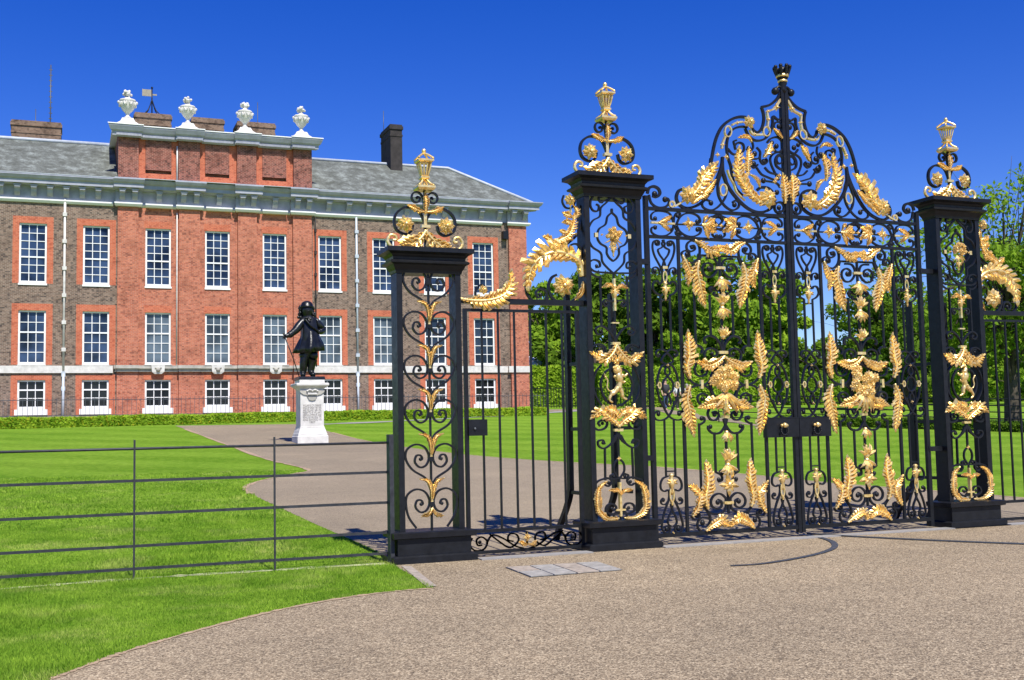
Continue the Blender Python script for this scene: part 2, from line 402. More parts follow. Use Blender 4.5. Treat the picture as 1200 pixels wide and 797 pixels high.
mb = MB(); mb.tube([(a, b_, .013) for a, b_ in cb_], .012, 6); o = mb.build('cable', 'steel')
tag(o, 'thin dark cable running right across the gravel from the gate centre', 'cable')

# ------------------------------------------------------------------ grass blades near the viewer
def inside(p, poly):
    c = False; n = len(poly); j = n-1
    for i in range(n):
        if (poly[i][1] > p[1]) != (poly[j][1] > p[1]) and p[0] < (poly[j][0]-poly[i][0])*(p[1]-poly[i][1])/(poly[j][1]-poly[i][1])+poly[i][0]: c = not c
        j = i
    return c
rnd = random.Random(3)
gv = []; gf = []
def blade(x, y, h, wd):
    z = terr(0, y); a = rnd.random()*2*PI; dx, dy = math.cos(a)*wd, math.sin(a)*wd
    lx, ly = rnd.gauss(0, h*.45), rnd.gauss(0, h*.45); k = len(gv)
    gv.extend([(x-dx, y-dy, z), (x+dx, y+dy, z), (x+lx, y+ly, z+h)]); gf.append((k, k+1, k+2))
cl = [(rnd.uniform(-3, 6), rnd.uniform(6, 22), rnd.uniform(.5, 1.4)) for _ in range(70)]
def zone(n, x0, x1, y0, y1, h0, h1, wd):
    for _ in range(n):
        x, y = rnd.uniform(x0, x1), rnd.uniform(y0, y1)
        if x < -.04*y-.9: continue
        if inside((x, y), fore) or inside((x, y), drive): continue
        if 10.3 < y < 12 and min(abs(x-q[0])+abs(y-q[1])*1.6 for q in wornp) < .10+.06*math.sin(x*7)+.04*math.sin(x*17+1) and rnd.random() < .85: continue
        k = .75
        for cx, cy, s in cl:
            d = ((x-cx)**2+(y-cy)**2)/(s*s*.25)
            if d < 1: k = max(k, 1.5-.5*d)
        blade(x, y, rnd.uniform(h0, h1)*k, wd)
zone(150000, -1.2, 3.3, 6.4, 11.9, .013, .036, .0025)
zone(70000, -1.6, 3.6, 11.9, 16, .015, .036, .004)
zone(40000, -2.2, 4.5, 16, 24, .02, .04, .008)
me = bpy.data.meshes.new('grass'); me.from_pydata(gv, [], gf); me.materials.append(MATS['blade']); o = bpy.data.objects.new('grass', me); COL.objects.link(o)
tag(o, 'short bright green mown grass beside the gravel path and around the estate fence', 'grass', kind='stuff')
exec_late = []
# ------------------------------------------------------------------ palace
YF = 60.0
ZB = 2.2                                        # foot of the walls, just under the turf
def FX(px, py=300): return onY(px, py, YF).x
def FZ(py, px=38): return onY(px, py, YF).z
pal = thing('palace', 'red and brown brick palace with white sash windows and slate roof behind the lawn', 'palace', (FX(150), YF, ZB))
zc_t, zc_b, zfr, zfl = FZ(206.6), FZ(217), FZ(233), FZ(237.2)
rows = [(FZ(332), FZ(261.5), 7, 4, 'glass_top', FZ(253.6)), (FZ(427.4), FZ(363.8), 5, 2, 'glass_mid', FZ(355.7)), (FZ(480), FZ(445.5), 3, 1, 'glass_low', FZ(439.3))]
WW = FX(38.6+16.2)-FX(38.6-16.2)
def XM(px): return FX(px, 300)
wl = [XM(-37.5), XM(38.6), XM(113)]; wc = [XM(185.5), XM(255), XM(322)]; wr = [XM(386.6), XM(449.5), XM(509), XM(566)]
XL, XA, XB, XR = -7.5, XM(137.5), XM(364.5), XM(616)
hw = WW/2
def wall(name, x0, x1, z0, z1, cols, Y, mat):
    mb = MB(); gx = sorted({x0, x1} | {c-hw for c in cols} | {c+hw for c in cols}); gz = sorted({z0, z1} | {r[0] for r in rows} | {r[1] for r in rows})
    for i in range(len(gx)-1):
        for j in range(len(gz)-1):
            mx, mz = (gx[i]+gx[i+1])/2, (gz[j]+gz[j+1])/2
            if any(abs(mx-c) < hw for c in cols) and any(r[0] < mz < r[1] for r in rows): continue
            mb.quad((gx[i], Y, gz[j]), (gx[i+1], Y, gz[j]), (gx[i+1], Y, gz[j+1]), (gx[i], Y, gz[j+1]))
    for c in cols:
        for r in rows:
            a, b_, D_ = c-hw, c+hw, Y+.30
            mb.quad((a, Y, r[0]), (a, Y, r[1]), (a, D_, r[1]), (a, D_, r[0])); mb.quad((b_, Y, r[0]), (b_, D_, r[0]), (b_, D_, r[1]), (b_, Y, r[1]))
            mb.quad((a, Y, r[1]), (b_, Y, r[1]), (b_, D_, r[1]), (a, D_, r[1])); mb.quad((a, Y, r[0]), (a, D_, r[0]), (b_, D_, r[0]), (b_, Y, r[0]))
    return mb.build(name, mat, pal)
YC = YF+.02; YP = YF-.16
wall('wall', XL, XA, ZB, zc_b+.2, wl, YF, 'brick_stock')
wall('wall', XA, XB, ZB, zc_b+.2, wc, YC, 'brick_red')
wall('wall', XB, XR-.02, ZB, zc_b+.2, wr, YF, 'brick_stock')
mb = MB(); mb.quad((XR, YF+.01, ZB), (XR, YF+11, ZB), (XR, YF+11, zc_b), (XR, YF+.01, zc_b)); mb.quad((XL, YF+11, ZB), (XR, YF+11, ZB), (XR, YF+11, zc_b), (XL, YF+11, zc_b)); mb.build('side_wall', 'brick_stock', pal)
# windows
def window(c, Y, r, floor):
    z0, z1, n, thick, gm, _ = r; yb = Y+.10
    mb = MB(); fw = .085
    mb.box(c-hw, c-hw+fw, yb-.02, yb+.1, z0, z1); mb.box(c+hw-fw, c+hw, yb-.02, yb+.1, z0, z1)
    mb.box(c-hw+fw, c+hw-fw, yb-.019, yb+.1, z1-fw*.9, z1); bot = .13 if floor < 2 else .14
    mb.box(c-hw+fw, c+hw-fw, yb-.019, yb+.1, z0, z0+bot)
    gx0, gx1, gz0, gz1 = c-hw+fw, c+hw-fw, z0+bot, z1-fw*.9
    for k in (1, 2): x = gx0+(gx1-gx0)*k/3; mb.box(x-.018, x+.018, yb+.03, yb+.07, gz0, gz1)
    for k in range(1, n):
        z = gz1-(gz1-gz0)*k/n; t = .035 if k == thick else .017
        mb.box(gx0, gx1, yb+(.015 if k == thick else .033), yb+.068, z-t, z+t)
    if floor == 0:   # raised lower sash: a second pair of rails shows behind
        z = gz0+(gz1-gz0)*.5/n; mb.box(gx0, gx1, yb+.072, yb+.09, z-.02, z+.02)
    fr = mb.build('window', 'white_paint', pal)
    mb = MB(); mb.quad((gx0-.02, yb+.06, gz0-.02), (gx1+.02, yb+.06, gz0-.02), (gx1+.02, yb+.06, gz1+.02), (gx0-.02, yb+.06, gz1+.02))
    if gm == 'glass_mid' and c > XM(480): gm = 'glass_dark'
    if gm == 'glass_mid' and c < XM(130): gm = 'glass_top'
    mb.build('pane', gm, fr)
    mb = MB()
    if floor == 2: mb.box(c-hw-.12, c+hw+.12, Y-.1, Y+.08, FZ(486.6), z0+.0)
    elif floor == 0: mb.box(c-hw-.03, c+hw+.03, Y-.05, Y+.08, z0-.09, z0)
    if mb.v: mb.build('window_sill', 'white_paint', pal)
for cols, Y in ((wl, YF), (wc, YC), (wr, YF)):
    for c in cols:
        for k, r in enumerate(rows): window(c, Y, r, k)
# rubbed brick dressings
for c in wl+wr:
    for k, r in enumerate(rows):
        mb = MB(); y_ = YF-.006; q = .30; zb = r[0] if k != 2 else FZ(487)
        mb.box(c-hw-q, c-hw, y_, YF+.02, zb, r[1]); mb.box(c+hw, c+hw+q, y_, YF+.02, zb, r[1]); mb.box(c-hw-q, c+hw+q, y_-.001, YF+.02, r[1], r[5]); mb.build('window_dressing', 'brick_rubbed', pal)
for c in wc:
    for k, r in enumerate(rows):
        mb = MB(); mb.box(c-hw-.06, c+hw+.06, YC-.006, YC+.02, r[1], r[5]+.02); mb.build('window_dressing', 'brick_rubbed', pal)
# pilasters
pil = [(137.5, 162), (209.5, 234), (278.5, 300.5), (343, 365)]
for a, b_ in pil:
    mb = MB(); xa, xb = XM(a), XM(b_); mb.box(xa, xb, YP, YC+.05, ZB, zfl-.02); mb.build('pilaster', 'brick_red', pal)
mb = MB(); mb.box(XM(595.5), XM(616)+.003, YP, YF+.05, ZB, zfl-.02); mb.build('pilaster', 'brick_red', pal)
# belt courses
zb0, zb1 = FZ(437.3), FZ(428.8)
mb = MB()
for a, b_ in ((XL, XM(133)), (XM(366.5), XM(592))): mb.box(a, b_, YF-.09, YF+.01, zb0, zb1)
for c in wl+wr: mb.box(c-hw-.02, c+hw+.02, YF-.10, YF+.01, zb1, rows[1][0])
mb.box(XM(592)+.004, XM(618), YP-.08, YP+.01, zb0, zb1)
mb.build('string_course', 'stone_white', pal)
mb = MB()
for a, b_, yy in [(134, 343, YC)]+[(p-1.2, q+1.2, YP) for p, q in pil]:
    k = .004*pil.index((a+1.2, b_-1.2)) if yy == YP else 0
    mb.box(XM(a), XM(b_)-k, yy-.22, yy+.01, zb1-.14, zb1+.02); mb.box(XM(a)+.05, XM(b_)-.05, yy-.12, yy+.01, zb1-.30, zb1-.142)
mb.build('string_course', 'belt_stone', pal)
for c in wc:
    mb = MB(); mb.frustum(c, YC-.13, [(zb0-.06, .17, .08), (zb0+.05, .30, .11), (zb1+.02, .33, .12)]); mb.box(c-hw-.05, c+hw+.05, YC-.25, YC, zb1+.022, rows[1][0])
    kb = mb.build('window_apron', 'stone_white', pal)
    mb = MB(); mb.ball((c, YC-.24, zb0+.16), .12, 8); mb.ball((c-.13, YC-.23, zb0+.24), .06, 6); mb.ball((c+.13, YC-.23, zb0+.24), .06, 6); mb.build('carved_mask', 'belt_stone', kb)
# main cornice
def prof_ext(mb, prof, x0, x1, y, ml=0, mr=0):
    """extrude (dy,z) profile from x0 to x1 at plane y; ml/mr mitre the ends"""
    n = len(prof); vs = [(x0-ml*p[0], y-p[0], p[1]) for p in prof]+[(x1+mr*p[0], y-p[0], p[1]) for p in prof]
    fs = [(i, (i+1) % n, n+(i+1) % n, n+i) for i in range(n)]+[tuple(range(n-1, -1, -1)), tuple(range(n, 2*n))]; mb.add(vs, fs)
h_ = zc_t-zc_b
cor = [(-.4, zc_t), (.74, zc_t-.02), (.74, zc_t-.07), (.66, zc_t-.2), (.56, zc_t-.3*h_/.5), (.56, zc_b), (.44, zc_b), (.40, zc_b-.05), (.08, zc_b-.05), (.06, zc_b-.16), (-.4, zc_b-.16)]
fri = [(-.3, zc_b-.16), (.05, zc_b-.16), (.05, zfr), (-.3, zfr)]
fil = [(-.3, zfr), (.17, zfr), (.17, zfr-.07), (.09, zfl), (-.3, zfl)]
segs = [(XL, XM(137.5)-.12, YF, 0, 0)]
xs_ = [(XM(a)-.12, XM(b_)+.12) for a, b_ in pil]
mbc, mbf, mbl = MB(), MB(), MB()
prof_ext(mbc, cor, XL, xs_[0][0], YF); prof_ext(mbf, fri, XL, xs_[0][0], YF); prof_ext(mbl, fil, XL, xs_[0][0]-.1, YF)
for i, (a, b_) in enumerate(xs_):
    prof_ext(mbc, [(p, z+.012) for p, z in cor], a, b_, YP-.06, .18, .18); prof_ext(mbf, fri, a, b_, YP-.06); prof_ext(mbl, fil, a, b_, YP-.06, .3, .3)
    if i < 3:
        q = xs_[i+1][0]; prof_ext(mbc, cor, b_, q, YC); prof_ext(mbf, fri, b_, q, YC); m_ = (b_+q)/2; prof_ext(mbl, fil, m_-.62, m_+.62, YC-.14, .3, .3)
        prof_ext(mbl, [(p-.1, z) for p, z in fil], b_, q, YC)
xe = (XM(594), XM(617))
prof_ext(mbc, cor, xs_[3][1], xe[0], YF); prof_ext(mbf, fri, xs_[3][1], xe[0], YF); prof_ext(mbl, fil, xs_[3][1]+.05, xe[0]-.3, YF)
prof_ext(mbc, [(p, z+.012) for p, z in cor], xe[0], xe[1], YP-.02, .15, 1); prof_ext(mbf, fri, xe[0], xe[1], YP-.02, 0, 1); prof_ext(mbl, fil, xe[0], xe[1], YP-.02, .3, 1)
co = mbc.build('cornice', 'cornice_paint', pal, recalc=True); mbf.build('frieze', 'cornice_paint', pal, recalc=True); mbl.build('architrave', 'white_paint', pal, recalc=True)
def console(c, y):
    mb = MB(); w2 = .13; t = zc_b-.06
    P = [(.0, t), (.40, t), (.40, t-.13), (.30, t-.2), (.24, t-.34), (.14, t-.44), (.0, t-.5)]
    n = len(P); vs = [(c-w2, y-a, z) for a, z in P]+[(c+w2, y-a, z) for a, z in P]
    mb.add(vs, [(i, n+i, n+(i+1) % n, (i+1) % n) for i in range(n)]+[tuple(range(n)), tuple(range(2*n-1, n-1, -1))])
    mb.box(c-w2-.04, c+w2+.04, y-.43, y, t-.05, t+.004)
    mb.build('bracket', 'cornice_paint', co, recalc=True)
sp = XM(57.6)-XM(38.4); x = XM(19.4)
for k in range(-5, 6): console(x+sp*k, YF-.05)
for i, (a, b_) in enumerate(xs_):
    console(a+.32, YP-.11); console(b_-.32, YP-.11)
    if i < 3:
        q = xs_[i+1][0]; console((b_+q)/2, YC-.05)
n = 10
for k in range(n): console(xs_[3][1]+.8+(xe[0]-.5-xs_[3][1]-.8)*k/(n-1), YF-.05)
console(xe[0]+.3, YP-.07); console(xe[1]-.2, YP-.07)
# gutter line
mb = MB(); mb.box(XL, XM(136), YF-.73, YF-.2, zc_t, zc_t+.035); mb.box(XM(367), XM(622), YF-.73, YF-.2, zc_t, zc_t+.035); mb.box(XM(133), XM(370), YP-.72, YF-.2, zc_t+.014, zc_t+.04); mb.build('gutter', 'lead', pal)
# roof
YR = 64.5
rz0, rz1 = onY(0, 161.3, YR).z, onY(445, 193.7, YR).z; rz = (rz0+rz1)/2
xh = onY(525, 199, YR).x; xr = XR+.35; ye = YF-.35; zt = zc_t+.02
mb = MB(); mb.quad((XL, ye, zt), (XA, ye, zt), (XA, YR, rz), (XL, YR, rz)); mb.quad((XB, ye, zt), (xr, ye, zt), (xh, YR, rz), (XB, YR, rz))
mb.add([(xr, ye, zt), (xr, YF+11, zt), (xh, YF+6.5, rz), (xh, YR, rz)], [(0, 1, 2, 3)]); mb.quad((XL, YR, rz), (xh, YR, rz), (xh, YF+6.5, rz), (XL, YF+6.5, rz)); mb.quad((XL, YF+6.5, rz), (xh, YF+6.5, rz), (xr, YF+11, zt), (XL, YF+11, zt))
rf = mb.build('roof', 'slate', pal)
mb = MB(); mb.tube([(XL, YR, rz+.05), (XA, YR, rz+.05)], .11, 8); mb.build('ridge_flashing', 'lead', rf); mb = MB(); mb.tube([(XB, YR, rz+.05), (xh, YR, rz+.05), (xr, ye, zt+.03)], .10, 8); mb.build('ridge_flashing', 'lead', rf)
def chimney(pa, pb, pyt, Y, D_, mat='brick_brown', cap=.16):
    a, b_ = onY(pa, pyt, Y), onY(pb, pyt, Y); zt_ = onY((pa+pb)/2, pyt, Y).z
    mb = MB(); mb.box(a.x+.06, b_.x-.06, Y+.06, Y+D_, rz-3.2, zt_-cap); c = mb.build('chimney', mat, rf)
    mb = MB(); mb.box(a.x, b_.x, Y, Y+D_+.06, zt_-cap, zt_-cap*.35); mb.box(a.x+.05, b_.x-.05, Y+.05, Y+D_, zt_-cap*.35, zt_); mb.box(a.x+.03, b_.x-.03, Y+.03, Y+D_, zt_-cap*2.4, zt_-cap*2.0); mb.build('chimney_cap', 'chimney_dark' if mat != 'brick_brown' else 'brick_brown', c)
chimney(12, 73, 141.5, 66.5, 1.6, cap=.3); chimney(157, 202, 132.5, 67.5, 1.6, cap=.3); chimney(224, 263.5, 138, 67.5, 1.6, cap=.3); chimney(277.5, 323.5, 143, 67.5, 1.6, cap=.3)
chimney(456.5, 472.5, 145.5, 63.6, 2.2, 'chimney_dark', .3)
# attic
za0, za1 = onY(150, 212, YF).z, onY(150, 160, YF).z; za2 = onY(150, 150.0, YF).z
pa = [onY(x, 180, YF).x for x in (138.5, 162)]; 
def AX(p): return onY(p, 185, YF).x
apil = [(138.5, 162.5), (209, 234), (277.5, 300), (343.5, 364.8)]
at = MB(); yA = YF+.06
apan = [(170.5, 201), (240.5, 268.8), (307.5, 335.5)]
zpa, zpb = onY(185, 203.5, YF).z, onY(185, 166, YF).z
gx = sorted([AX(138.5), AX(364.8)]+[AX(v) for p in apan for v in p]); gz = [za0-.3, zpa, zpb, za1+.2]
for i in range(len(gx)-1):
    for j in range(3):
        if i % 2 == 1 and j == 1: continue
        at.quad((gx[i], yA, gz[j]), (gx[i+1], yA, gz[j]), (gx[i+1], yA, gz[j+1]), (gx[i], yA, gz[j+1]))
atb = at.build('attic_wall', 'brick_rubbed', pal)
mb = MB(); mb.box(AX(138.5)+.01, AX(364.8)-.01, yA+.2, YF+5.5, za0-.3, za2-.1); mb.build('attic_body', 'brick_attic', pal)
for p in apan:
    mb = MB(); a, b_ = AX(p[0]), AX(p[1]); mb.quad((a, yA+.12, zpa), (b_, yA+.12, zpa), (b_, yA-.03, zpb), (a, yA-.03, zpb)); 
    mb = MB(); mb.box(a+.0, b_-.0, yA-.05, yA+.19, zpa+.17, zpb+.05); mb.build('attic_panel', 'brick_attic', atb)
for a, b_ in apil:
    mb = MB(); mb.box(AX(a), AX(b_), YP+.02, yA+.1, za0-.3, za1+.1); mb.build('attic_pilaster', 'brick_attic', atb)
mb = MB(); mb.box(AX(138)-.02, AX(365)+.02, YP-.06, yA+.05, za0-.28, za0+.02)
mb.build('attic_ledge', 'cornice_top', pal)
hA = za2-za1
cA = [(-.6, za2), (.50, za2), (.50, za2-.07), (.40, za2-.26), (.28, za2-.34), (.26, za2-.52), (.12, za2-.56), (.08, za1+.02), (-.6, za1+.02)]
wA = [(-.65, za2+.002), (.54, za2+.002), (.54, za2+.05), (-.65, za2+.07)]
mbc = MB(); mbw = MB(); mbd = MB()
ax = [(AX(a)-.1, AX(b_)+.1) for a, b_ in apil]
for i, (a, b_) in enumerate(ax):
    prof_ext(mbc, [(p, z+.01) for p, z in cA], a, b_, YP, .8 if i == 0 else .2, .8 if i == 3 else .2); prof_ext(mbw, [(p, z+.012) for p, z in wA], a, b_, YP, .8 if i == 0 else .2, .8 if i == 3 else .2)
    if i < 3: prof_ext(mbc, cA, b_, ax[i+1][0], yA); prof_ext(mbw, wA, b_, ax[i+1][0], yA)
mbw.box(AX(138.5)-.3, AX(364.8)+.3, YF+.7, YF+5.8, za2-.05, za2+.04)
prof = MATS['stone_white']
mbc.build('attic_cornice', 'cornice_paint', pal, recalc=True); mbw.build('attic_coping', 'white_paint', pal, recalc=True)
x = ax[0][0]
for i in range(150):
    xx = ax[0][0]+.02+(ax[3][1]-ax[0][0]-.04)*i/149
    inp = any(a-.02 < xx < b_+.02 for a, b_ in ax); yy = (YP if inp else yA)
    mbd.box(xx-.028, xx+.028, yy-.34, yy-.2, za2-.5, za2-.39)
mbd.build('dentils', 'cornice_paint', pal)
# pipes
def pipe(px, y0, y1, r, mat, Y, step=None, name='downpipe', mat2=None, ysplit=None):
    x = FX(px, 300); z0, z1 = onY(px, y1, YF).z, onY(px, y0, YF).z
    zs = onY(px, ysplit, YF).z if ysplit else z0
    mb = MB(); mb.tube([(x, Y-r-.03, zs), (x, Y-r-.03, z1)], r, 8)
    if step:
        z = z1-step*.6
        while z > zs+.3: mb.box(x-r*1.7, x+r*1.7, Y-2*r-.06, Y, z-.09, z+.09); z -= step
    p = mb.build(name, mat, pal)
    if ysplit: mb = MB(); mb.tube([(x, Y-r-.05, z0), (x, Y-r-.05, zs)], r*1.1, 8); mb.box(x-r*1.6, x+r*1.6, Y-2.6*r, Y, zs-.15, zs+.1); mb.box(x-r*1.6, x+r*1.6, Y-2.6*r, Y, z0+1.6, z0+1.8); mb.build('lower_pipe', mat2, p)
pipe(75.6, 233, 496, .058, 'stone_white', YF, 1.35, mat2='grey_pipe', ysplit=438)
pipe(417.5, 255, 488, .058, 'grey_pipe', YF, 1.35, mat2='grey_pipe', ysplit=438)
pipe(369.5, 255, 430, .035, 'chimney_dark', YF, 1.2)
pipe(207.2, 172, 215, .04, 'stone_white', YC-.05); pipe(207.2, 250, 430, .03, 'stone_white', YC-.05)
mb = MB(); mb.box(XM(588), XM(594), YF-.35, YF, onY(590, 281, YF).z, onY(590, 272, YF).z); mb.build('wall_lamp', 'iron', pal)
# urns on the attic
def urn(px, pyb, pyt, lab):
    P = onY(px, pyb, YP+.1); zt_ = onY(px, pyt, YP+.1).z; H = zt_-P.z; z0 = za2+.055
    t = thing('stone_urn', lab, 'urn', (P.x, P.y, z0), 'carved stone urns along the attic'); s = H/1.0; H = zt_-z0
    mb = MB(); mb.frustum(P.x, P.y, [(z0, .52, .4), (z0+.05*H, .5, .38), (z0+.1*H, .36, .3), (z0+.2*H, .27, .24)]); mb.build('plinth', 'stone_white', t)
    mb = MB(); mb.lathe(P.x, P.y, [(z0+H*a, r*H) for a, r in ((.2, .08), (.24, .09), (.27, .05), (.32, .045), (.36, .07), (.42, .13), (.50, .175), (.58, .195), (.64, .19), (.67, .215), (.70, .195), (.72, .12), (.76, .06), (.79, .045))], 18); mb.build('bowl', 'stone_white', t)
    mb = MB()
    for k in range(9):
        a = 2*PI*k/9; mb.tube(crv([(P.x+math.cos(a+q*.35)*.20*H, P.y+math.sin(a+q*.35)*.20*H, z0+H*(.62-.09*math.sin(q*PI))) for q in (0, .3, .6, 1)], 3), .026*H, 5)
    for k in (0, 1): a = PI*k; mb.ball((P.x+math.cos(a)*.215*H, P.y, z0+.63*H), .045*H, 6)
    mb.build('garland', 'stone_white', t)
    mb = MB(); rr = random.Random(px)
    mb.ball((P.x, P.y, z0+.86*H), .075*H, 8)
    for k in range(16):
        a = rr.random()*2*PI; e_ = rr.uniform(-.6, 1.2); mb.ball((P.x+math.cos(a)*.10*H*math.cos(e_), P.y+math.sin(a)*.1*H*math.cos(e_), z0+(.865+.085*math.sin(e_))*H), .04*H, 6)
    mb.build('flower_finial', 'stone_white', t)
urn(149.5, 147, 104, 'carved white stone urn at the left end of the attic above the palace'); urn(220, 152, 112.5, 'carved white stone urn just right of the weathervane on the attic')
urn(287, 157.5, 118.5, 'carved white stone urn between two brown chimneys, third from the left end'); urn(353, 163, 124, 'carved white stone urn at the right end of the attic cornice')
# weathervane
P = onY(178, 135, 68.3); zt_ = onY(178, 103, 68.3).z; z0 = P.z-.1
t = thing('weathervane', 'black tripod weathervane with a gilt flag on top of the leftmost attic chimney', 'weathervane', (P.x, P.y, z0)); H = zt_-z0
mb = MB(); mb.tube([(P.x, P.y, z0), (P.x, P.y, zt_)], .04, 6)
for k in range(4):
    a = PI/4+PI/2*k; mb.tube(crv([(P.x+math.cos(a)*.75, P.y+math.sin(a)*.5, z0), (P.x+math.cos(a)*.3, P.y+math.sin(a)*.2, z0+.22*H), (P.x, P.y, z0+.6*H)], 5), .03, 5)
mb.ball((P.x, P.y, zt_), .07, 6); mb.build('mast', 'iron', t)
mb = MB(); mb.box(P.x-.55, P.x-.04, P.y-.02, P.y+.02, z0+.7*H, z0+.93*H); mb.box(P.x+.04, P.x+.28, P.y-.02, P.y+.02, z0+.74*H, z0+.79*H); mb.build('flag', 'brass', t)
for px, pyt, pyb, lab in ((58.7, 76, 165, 'tall lattice radio mast above the left wing roof'), (41.5, 128, 166, 'short thin aerial beside the tall mast on the left roof'), (302, 120, 152, 'thin aerial behind the third stone urn'), (449.5, 130, 146, 'thin aerial on the tall dark chimney')):
    P = onY(px, pyb, 69); z1_ = onY(px, pyt, 69).z; base = Vector((P.x, P.y, P.z-1.2))
    mb = MB(); mb.tube([tuple(base), (P.x, P.y, z1_)], .035 if px == 58.7 else .022, 5)
    if px == 58.7:
        for k in range(14): z = P.z+(z1_-P.z)*k/14; mb.box(P.x-.09, P.x+.09, P.y-.02, P.y+.02, z, z+.05)
    tag(mb.build('aerial', 'steel'), lab, 'aerial')

# ------------------------------------------------------------------ leafy things
def leaf_quads(rr, n, pos, size, flat=.3):
    vs = []; fs = []
    for _ in range(n):
        p, up = pos(); s = size*rr.uniform(.6, 1.3)
        d = Vector((rr.gauss(0, 1), rr.gauss(0, 1), rr.gauss(0, 1)-.2)).normalized(); nn = (Vector((rr.gauss(0, .5), rr.gauss(0, .5)-.5, rr.gauss(0, .5)+.6))+up*.7)
        e_ = d.cross(nn)
        if e_.length < 1e-4: continue
        e_.normalize(); k = len(vs); p = Vector(p)
        vs += [tuple(p-d*s*.6), tuple(p+e_*s*.32), tuple(p+d*s*.6), tuple(p-e_*s*.32)]; fs.append((k, k+1, k+2, k+3))
    return vs, fs
def hedge(name, A_, B_, h, dpt, mat, n, size, label, cat, flowers=0, group=None):
    A_, B_ = Vector(A_), Vector(B_); L = (B_-A_); rr = random.Random(name+str(n)); t = thing(name, label, cat, (A_+B_)/2, group); nrm = Vector((-L.y, L.x, 0)).normalized()
    mb = MB(); q = [A_-nrm*dpt*.42, B_-nrm*dpt*.42, B_+nrm*dpt*.42, A_+nrm*dpt*.42]
    mb.add([tuple(p-Vector((0, 0, .1))) for p in q]+[tuple(p+Vector((0, 0, h*.93))) for p in q], [(4,5,6,7),(0,1,5,4),(1,2,6,5),(2,3,7,6),(3,0,4,7)]); mb.build('branches', mat, t)
    def pos():
        u = rr.random(); f = rr.random(); c_ = A_+L*u; bumpy = 1+.05*math.sin(u*L.length*1.3)+.03*math.sin(u*L.length*4.1)
        if f < .62: return c_-nrm*dpt*rr.uniform(.42, .52)+Vector((0, 0, h*rr.random()*bumpy)), -nrm
        return c_+nrm*dpt*rr.uniform(-.5, .5)+Vector((0, 0, h*rr.uniform(.92, 1.02)*bumpy)), Vector((0, 0, 1))
    vs, fs = leaf_quads(rr, n, pos, size); mb = MB(); mb.add(vs, fs); mb.build('foliage', mat, t)
    if flowers: vs, fs = leaf_quads(rr, flowers, pos, size*.8); mb = MB(); mb.add(vs, fs); mb.build('flowers', 'leaf_yellow', t)
    return t
hl, hr_ = gnd(-40, 503.5), gnd(635, 486.5)
hedge('low_hedge', hl, hr_, .36, .8, 'leaf_light', 26000, .13, 'long low clipped green hedge with yellow flowers in front of the palace railing', 'hedge', 5000)
# palace railing
t = thing('palace_railing', 'thin black iron railing standing close in front of the palace wall', 'railing', (10, 57.6, terr(0, 57.6)))
ra, rb_ = Vector((-7, 57.6, 0)), Vector((XM(616), 57.6, 0)); z0 = terr(0, 57.6); hgt = .98
mb = MB(); mb.box(ra.x, rb_.x, 57.58, 57.62, z0+hgt-.14, z0+hgt-.11); mb.box(ra.x, rb_.x, 57.58, 57.62, z0+.1, z0+.13); mb.build('rail', 'steel', t)
mb = MB(); k = ra.x
while k < rb_.x: mb.box(k-.009, k+.009, 57.59, 57.61, z0, z0+hgt); k += .21
mb.build('bars', 'steel', t)

def tree(lab, px, dist, pyt, rad, mat, seed, n=5200, leaf=.42, low=.22, sparse=False, cat='tree', group='trees beyond the lawn', flat=1.0, name='broadleaf_tree', trunkx=None):
    P = atd(px, dist); rr = random.Random(seed); H = (zat(px, pyt, P)-P.z)*(1.04 if sparse else 1.10)
    t = thing(name, lab, cat, P, group)
    tr = max(.14, H*.026); cz = P.z+H*(low+(1-low)*.5); rz_ = H*(1-low)*.5
    mb = MB(); top = Vector((P.x+rr.uniform(-.4, .4), P.y, P.z+H*.72)); tp = crv([(P.x, P.y, P.z-.2), (P.x+rr.uniform(-.2, .2), P.y, P.z+H*.25), tuple((P+top)/2+Vector((rr.uniform(-.3, .3), 0, H*.08))), tuple(top)], 5)
    mb.tube(tp, [tr*(1.25-1.0*i/len(tp)) for i in range(len(tp))], 8); mb.build('trunk', 'bark', t)
    clumps = []; nb = 80 if sparse else 34
    for i in range(nb):
        a = rr.random()*2*PI; u = rr.uniform(-1, 1); q = rr.random()**.45; ring = math.sqrt(max(0, 1-u*u))
        c_ = Vector((P.x+math.cos(a)*rad*ring*q, P.y+math.sin(a)*rad*ring*q*.8, cz+rz_*u*q)); clumps.append((c_, rr.uniform(.16, .34)*min(rad, rz_)*(1.0 if sparse else 1.15)))
    mb = MB()
    for c_, s in clumps[:(40 if sparse else 16)]:
        k = rr.uniform(.25, .85); st_ = Vector(tp[int(k*(len(tp)-1))]); md = (st_+c_)/2+Vector((0, 0, rr.uniform(.1, .5)*rad*.3))
        pts = crv([tuple(st_), tuple(md), tuple(c_)], 5); mb.tube(pts, [tr*(.38-.3*i/len(pts)) for i in range(len(pts))], 5)
        if sparse:
            for _ in range(4):
                e_ = c_+Vector((rr.gauss(0, 1), rr.gauss(0, 1), rr.gauss(0, 1)+.3))*s*.9; mb.tube(crv([tuple(md), tuple((md+e_)/2+Vector((0, 0, .2))), tuple(e_)], 3), [tr*.13, tr*.1, tr*.07, tr*.06, tr*.05, tr*.04, tr*.03], 4)
    mb.build('limbs', 'bark', t)
    def pos():
        c_, s = rr.choice(clumps); d = Vector((rr.gauss(0, 1), rr.gauss(0, 1), rr.gauss(0, 1))).normalized(); q = s*(rr.random()**(.35 if not sparse else .5))
        return c_+Vector((d.x*q, d.y*q, d.z*q*.75*flat)), d
    vs, fs = leaf_quads(rr, n, pos, leaf); mb = MB(); mb.add(vs, fs); mb.build('crown', mat, t)
    return t
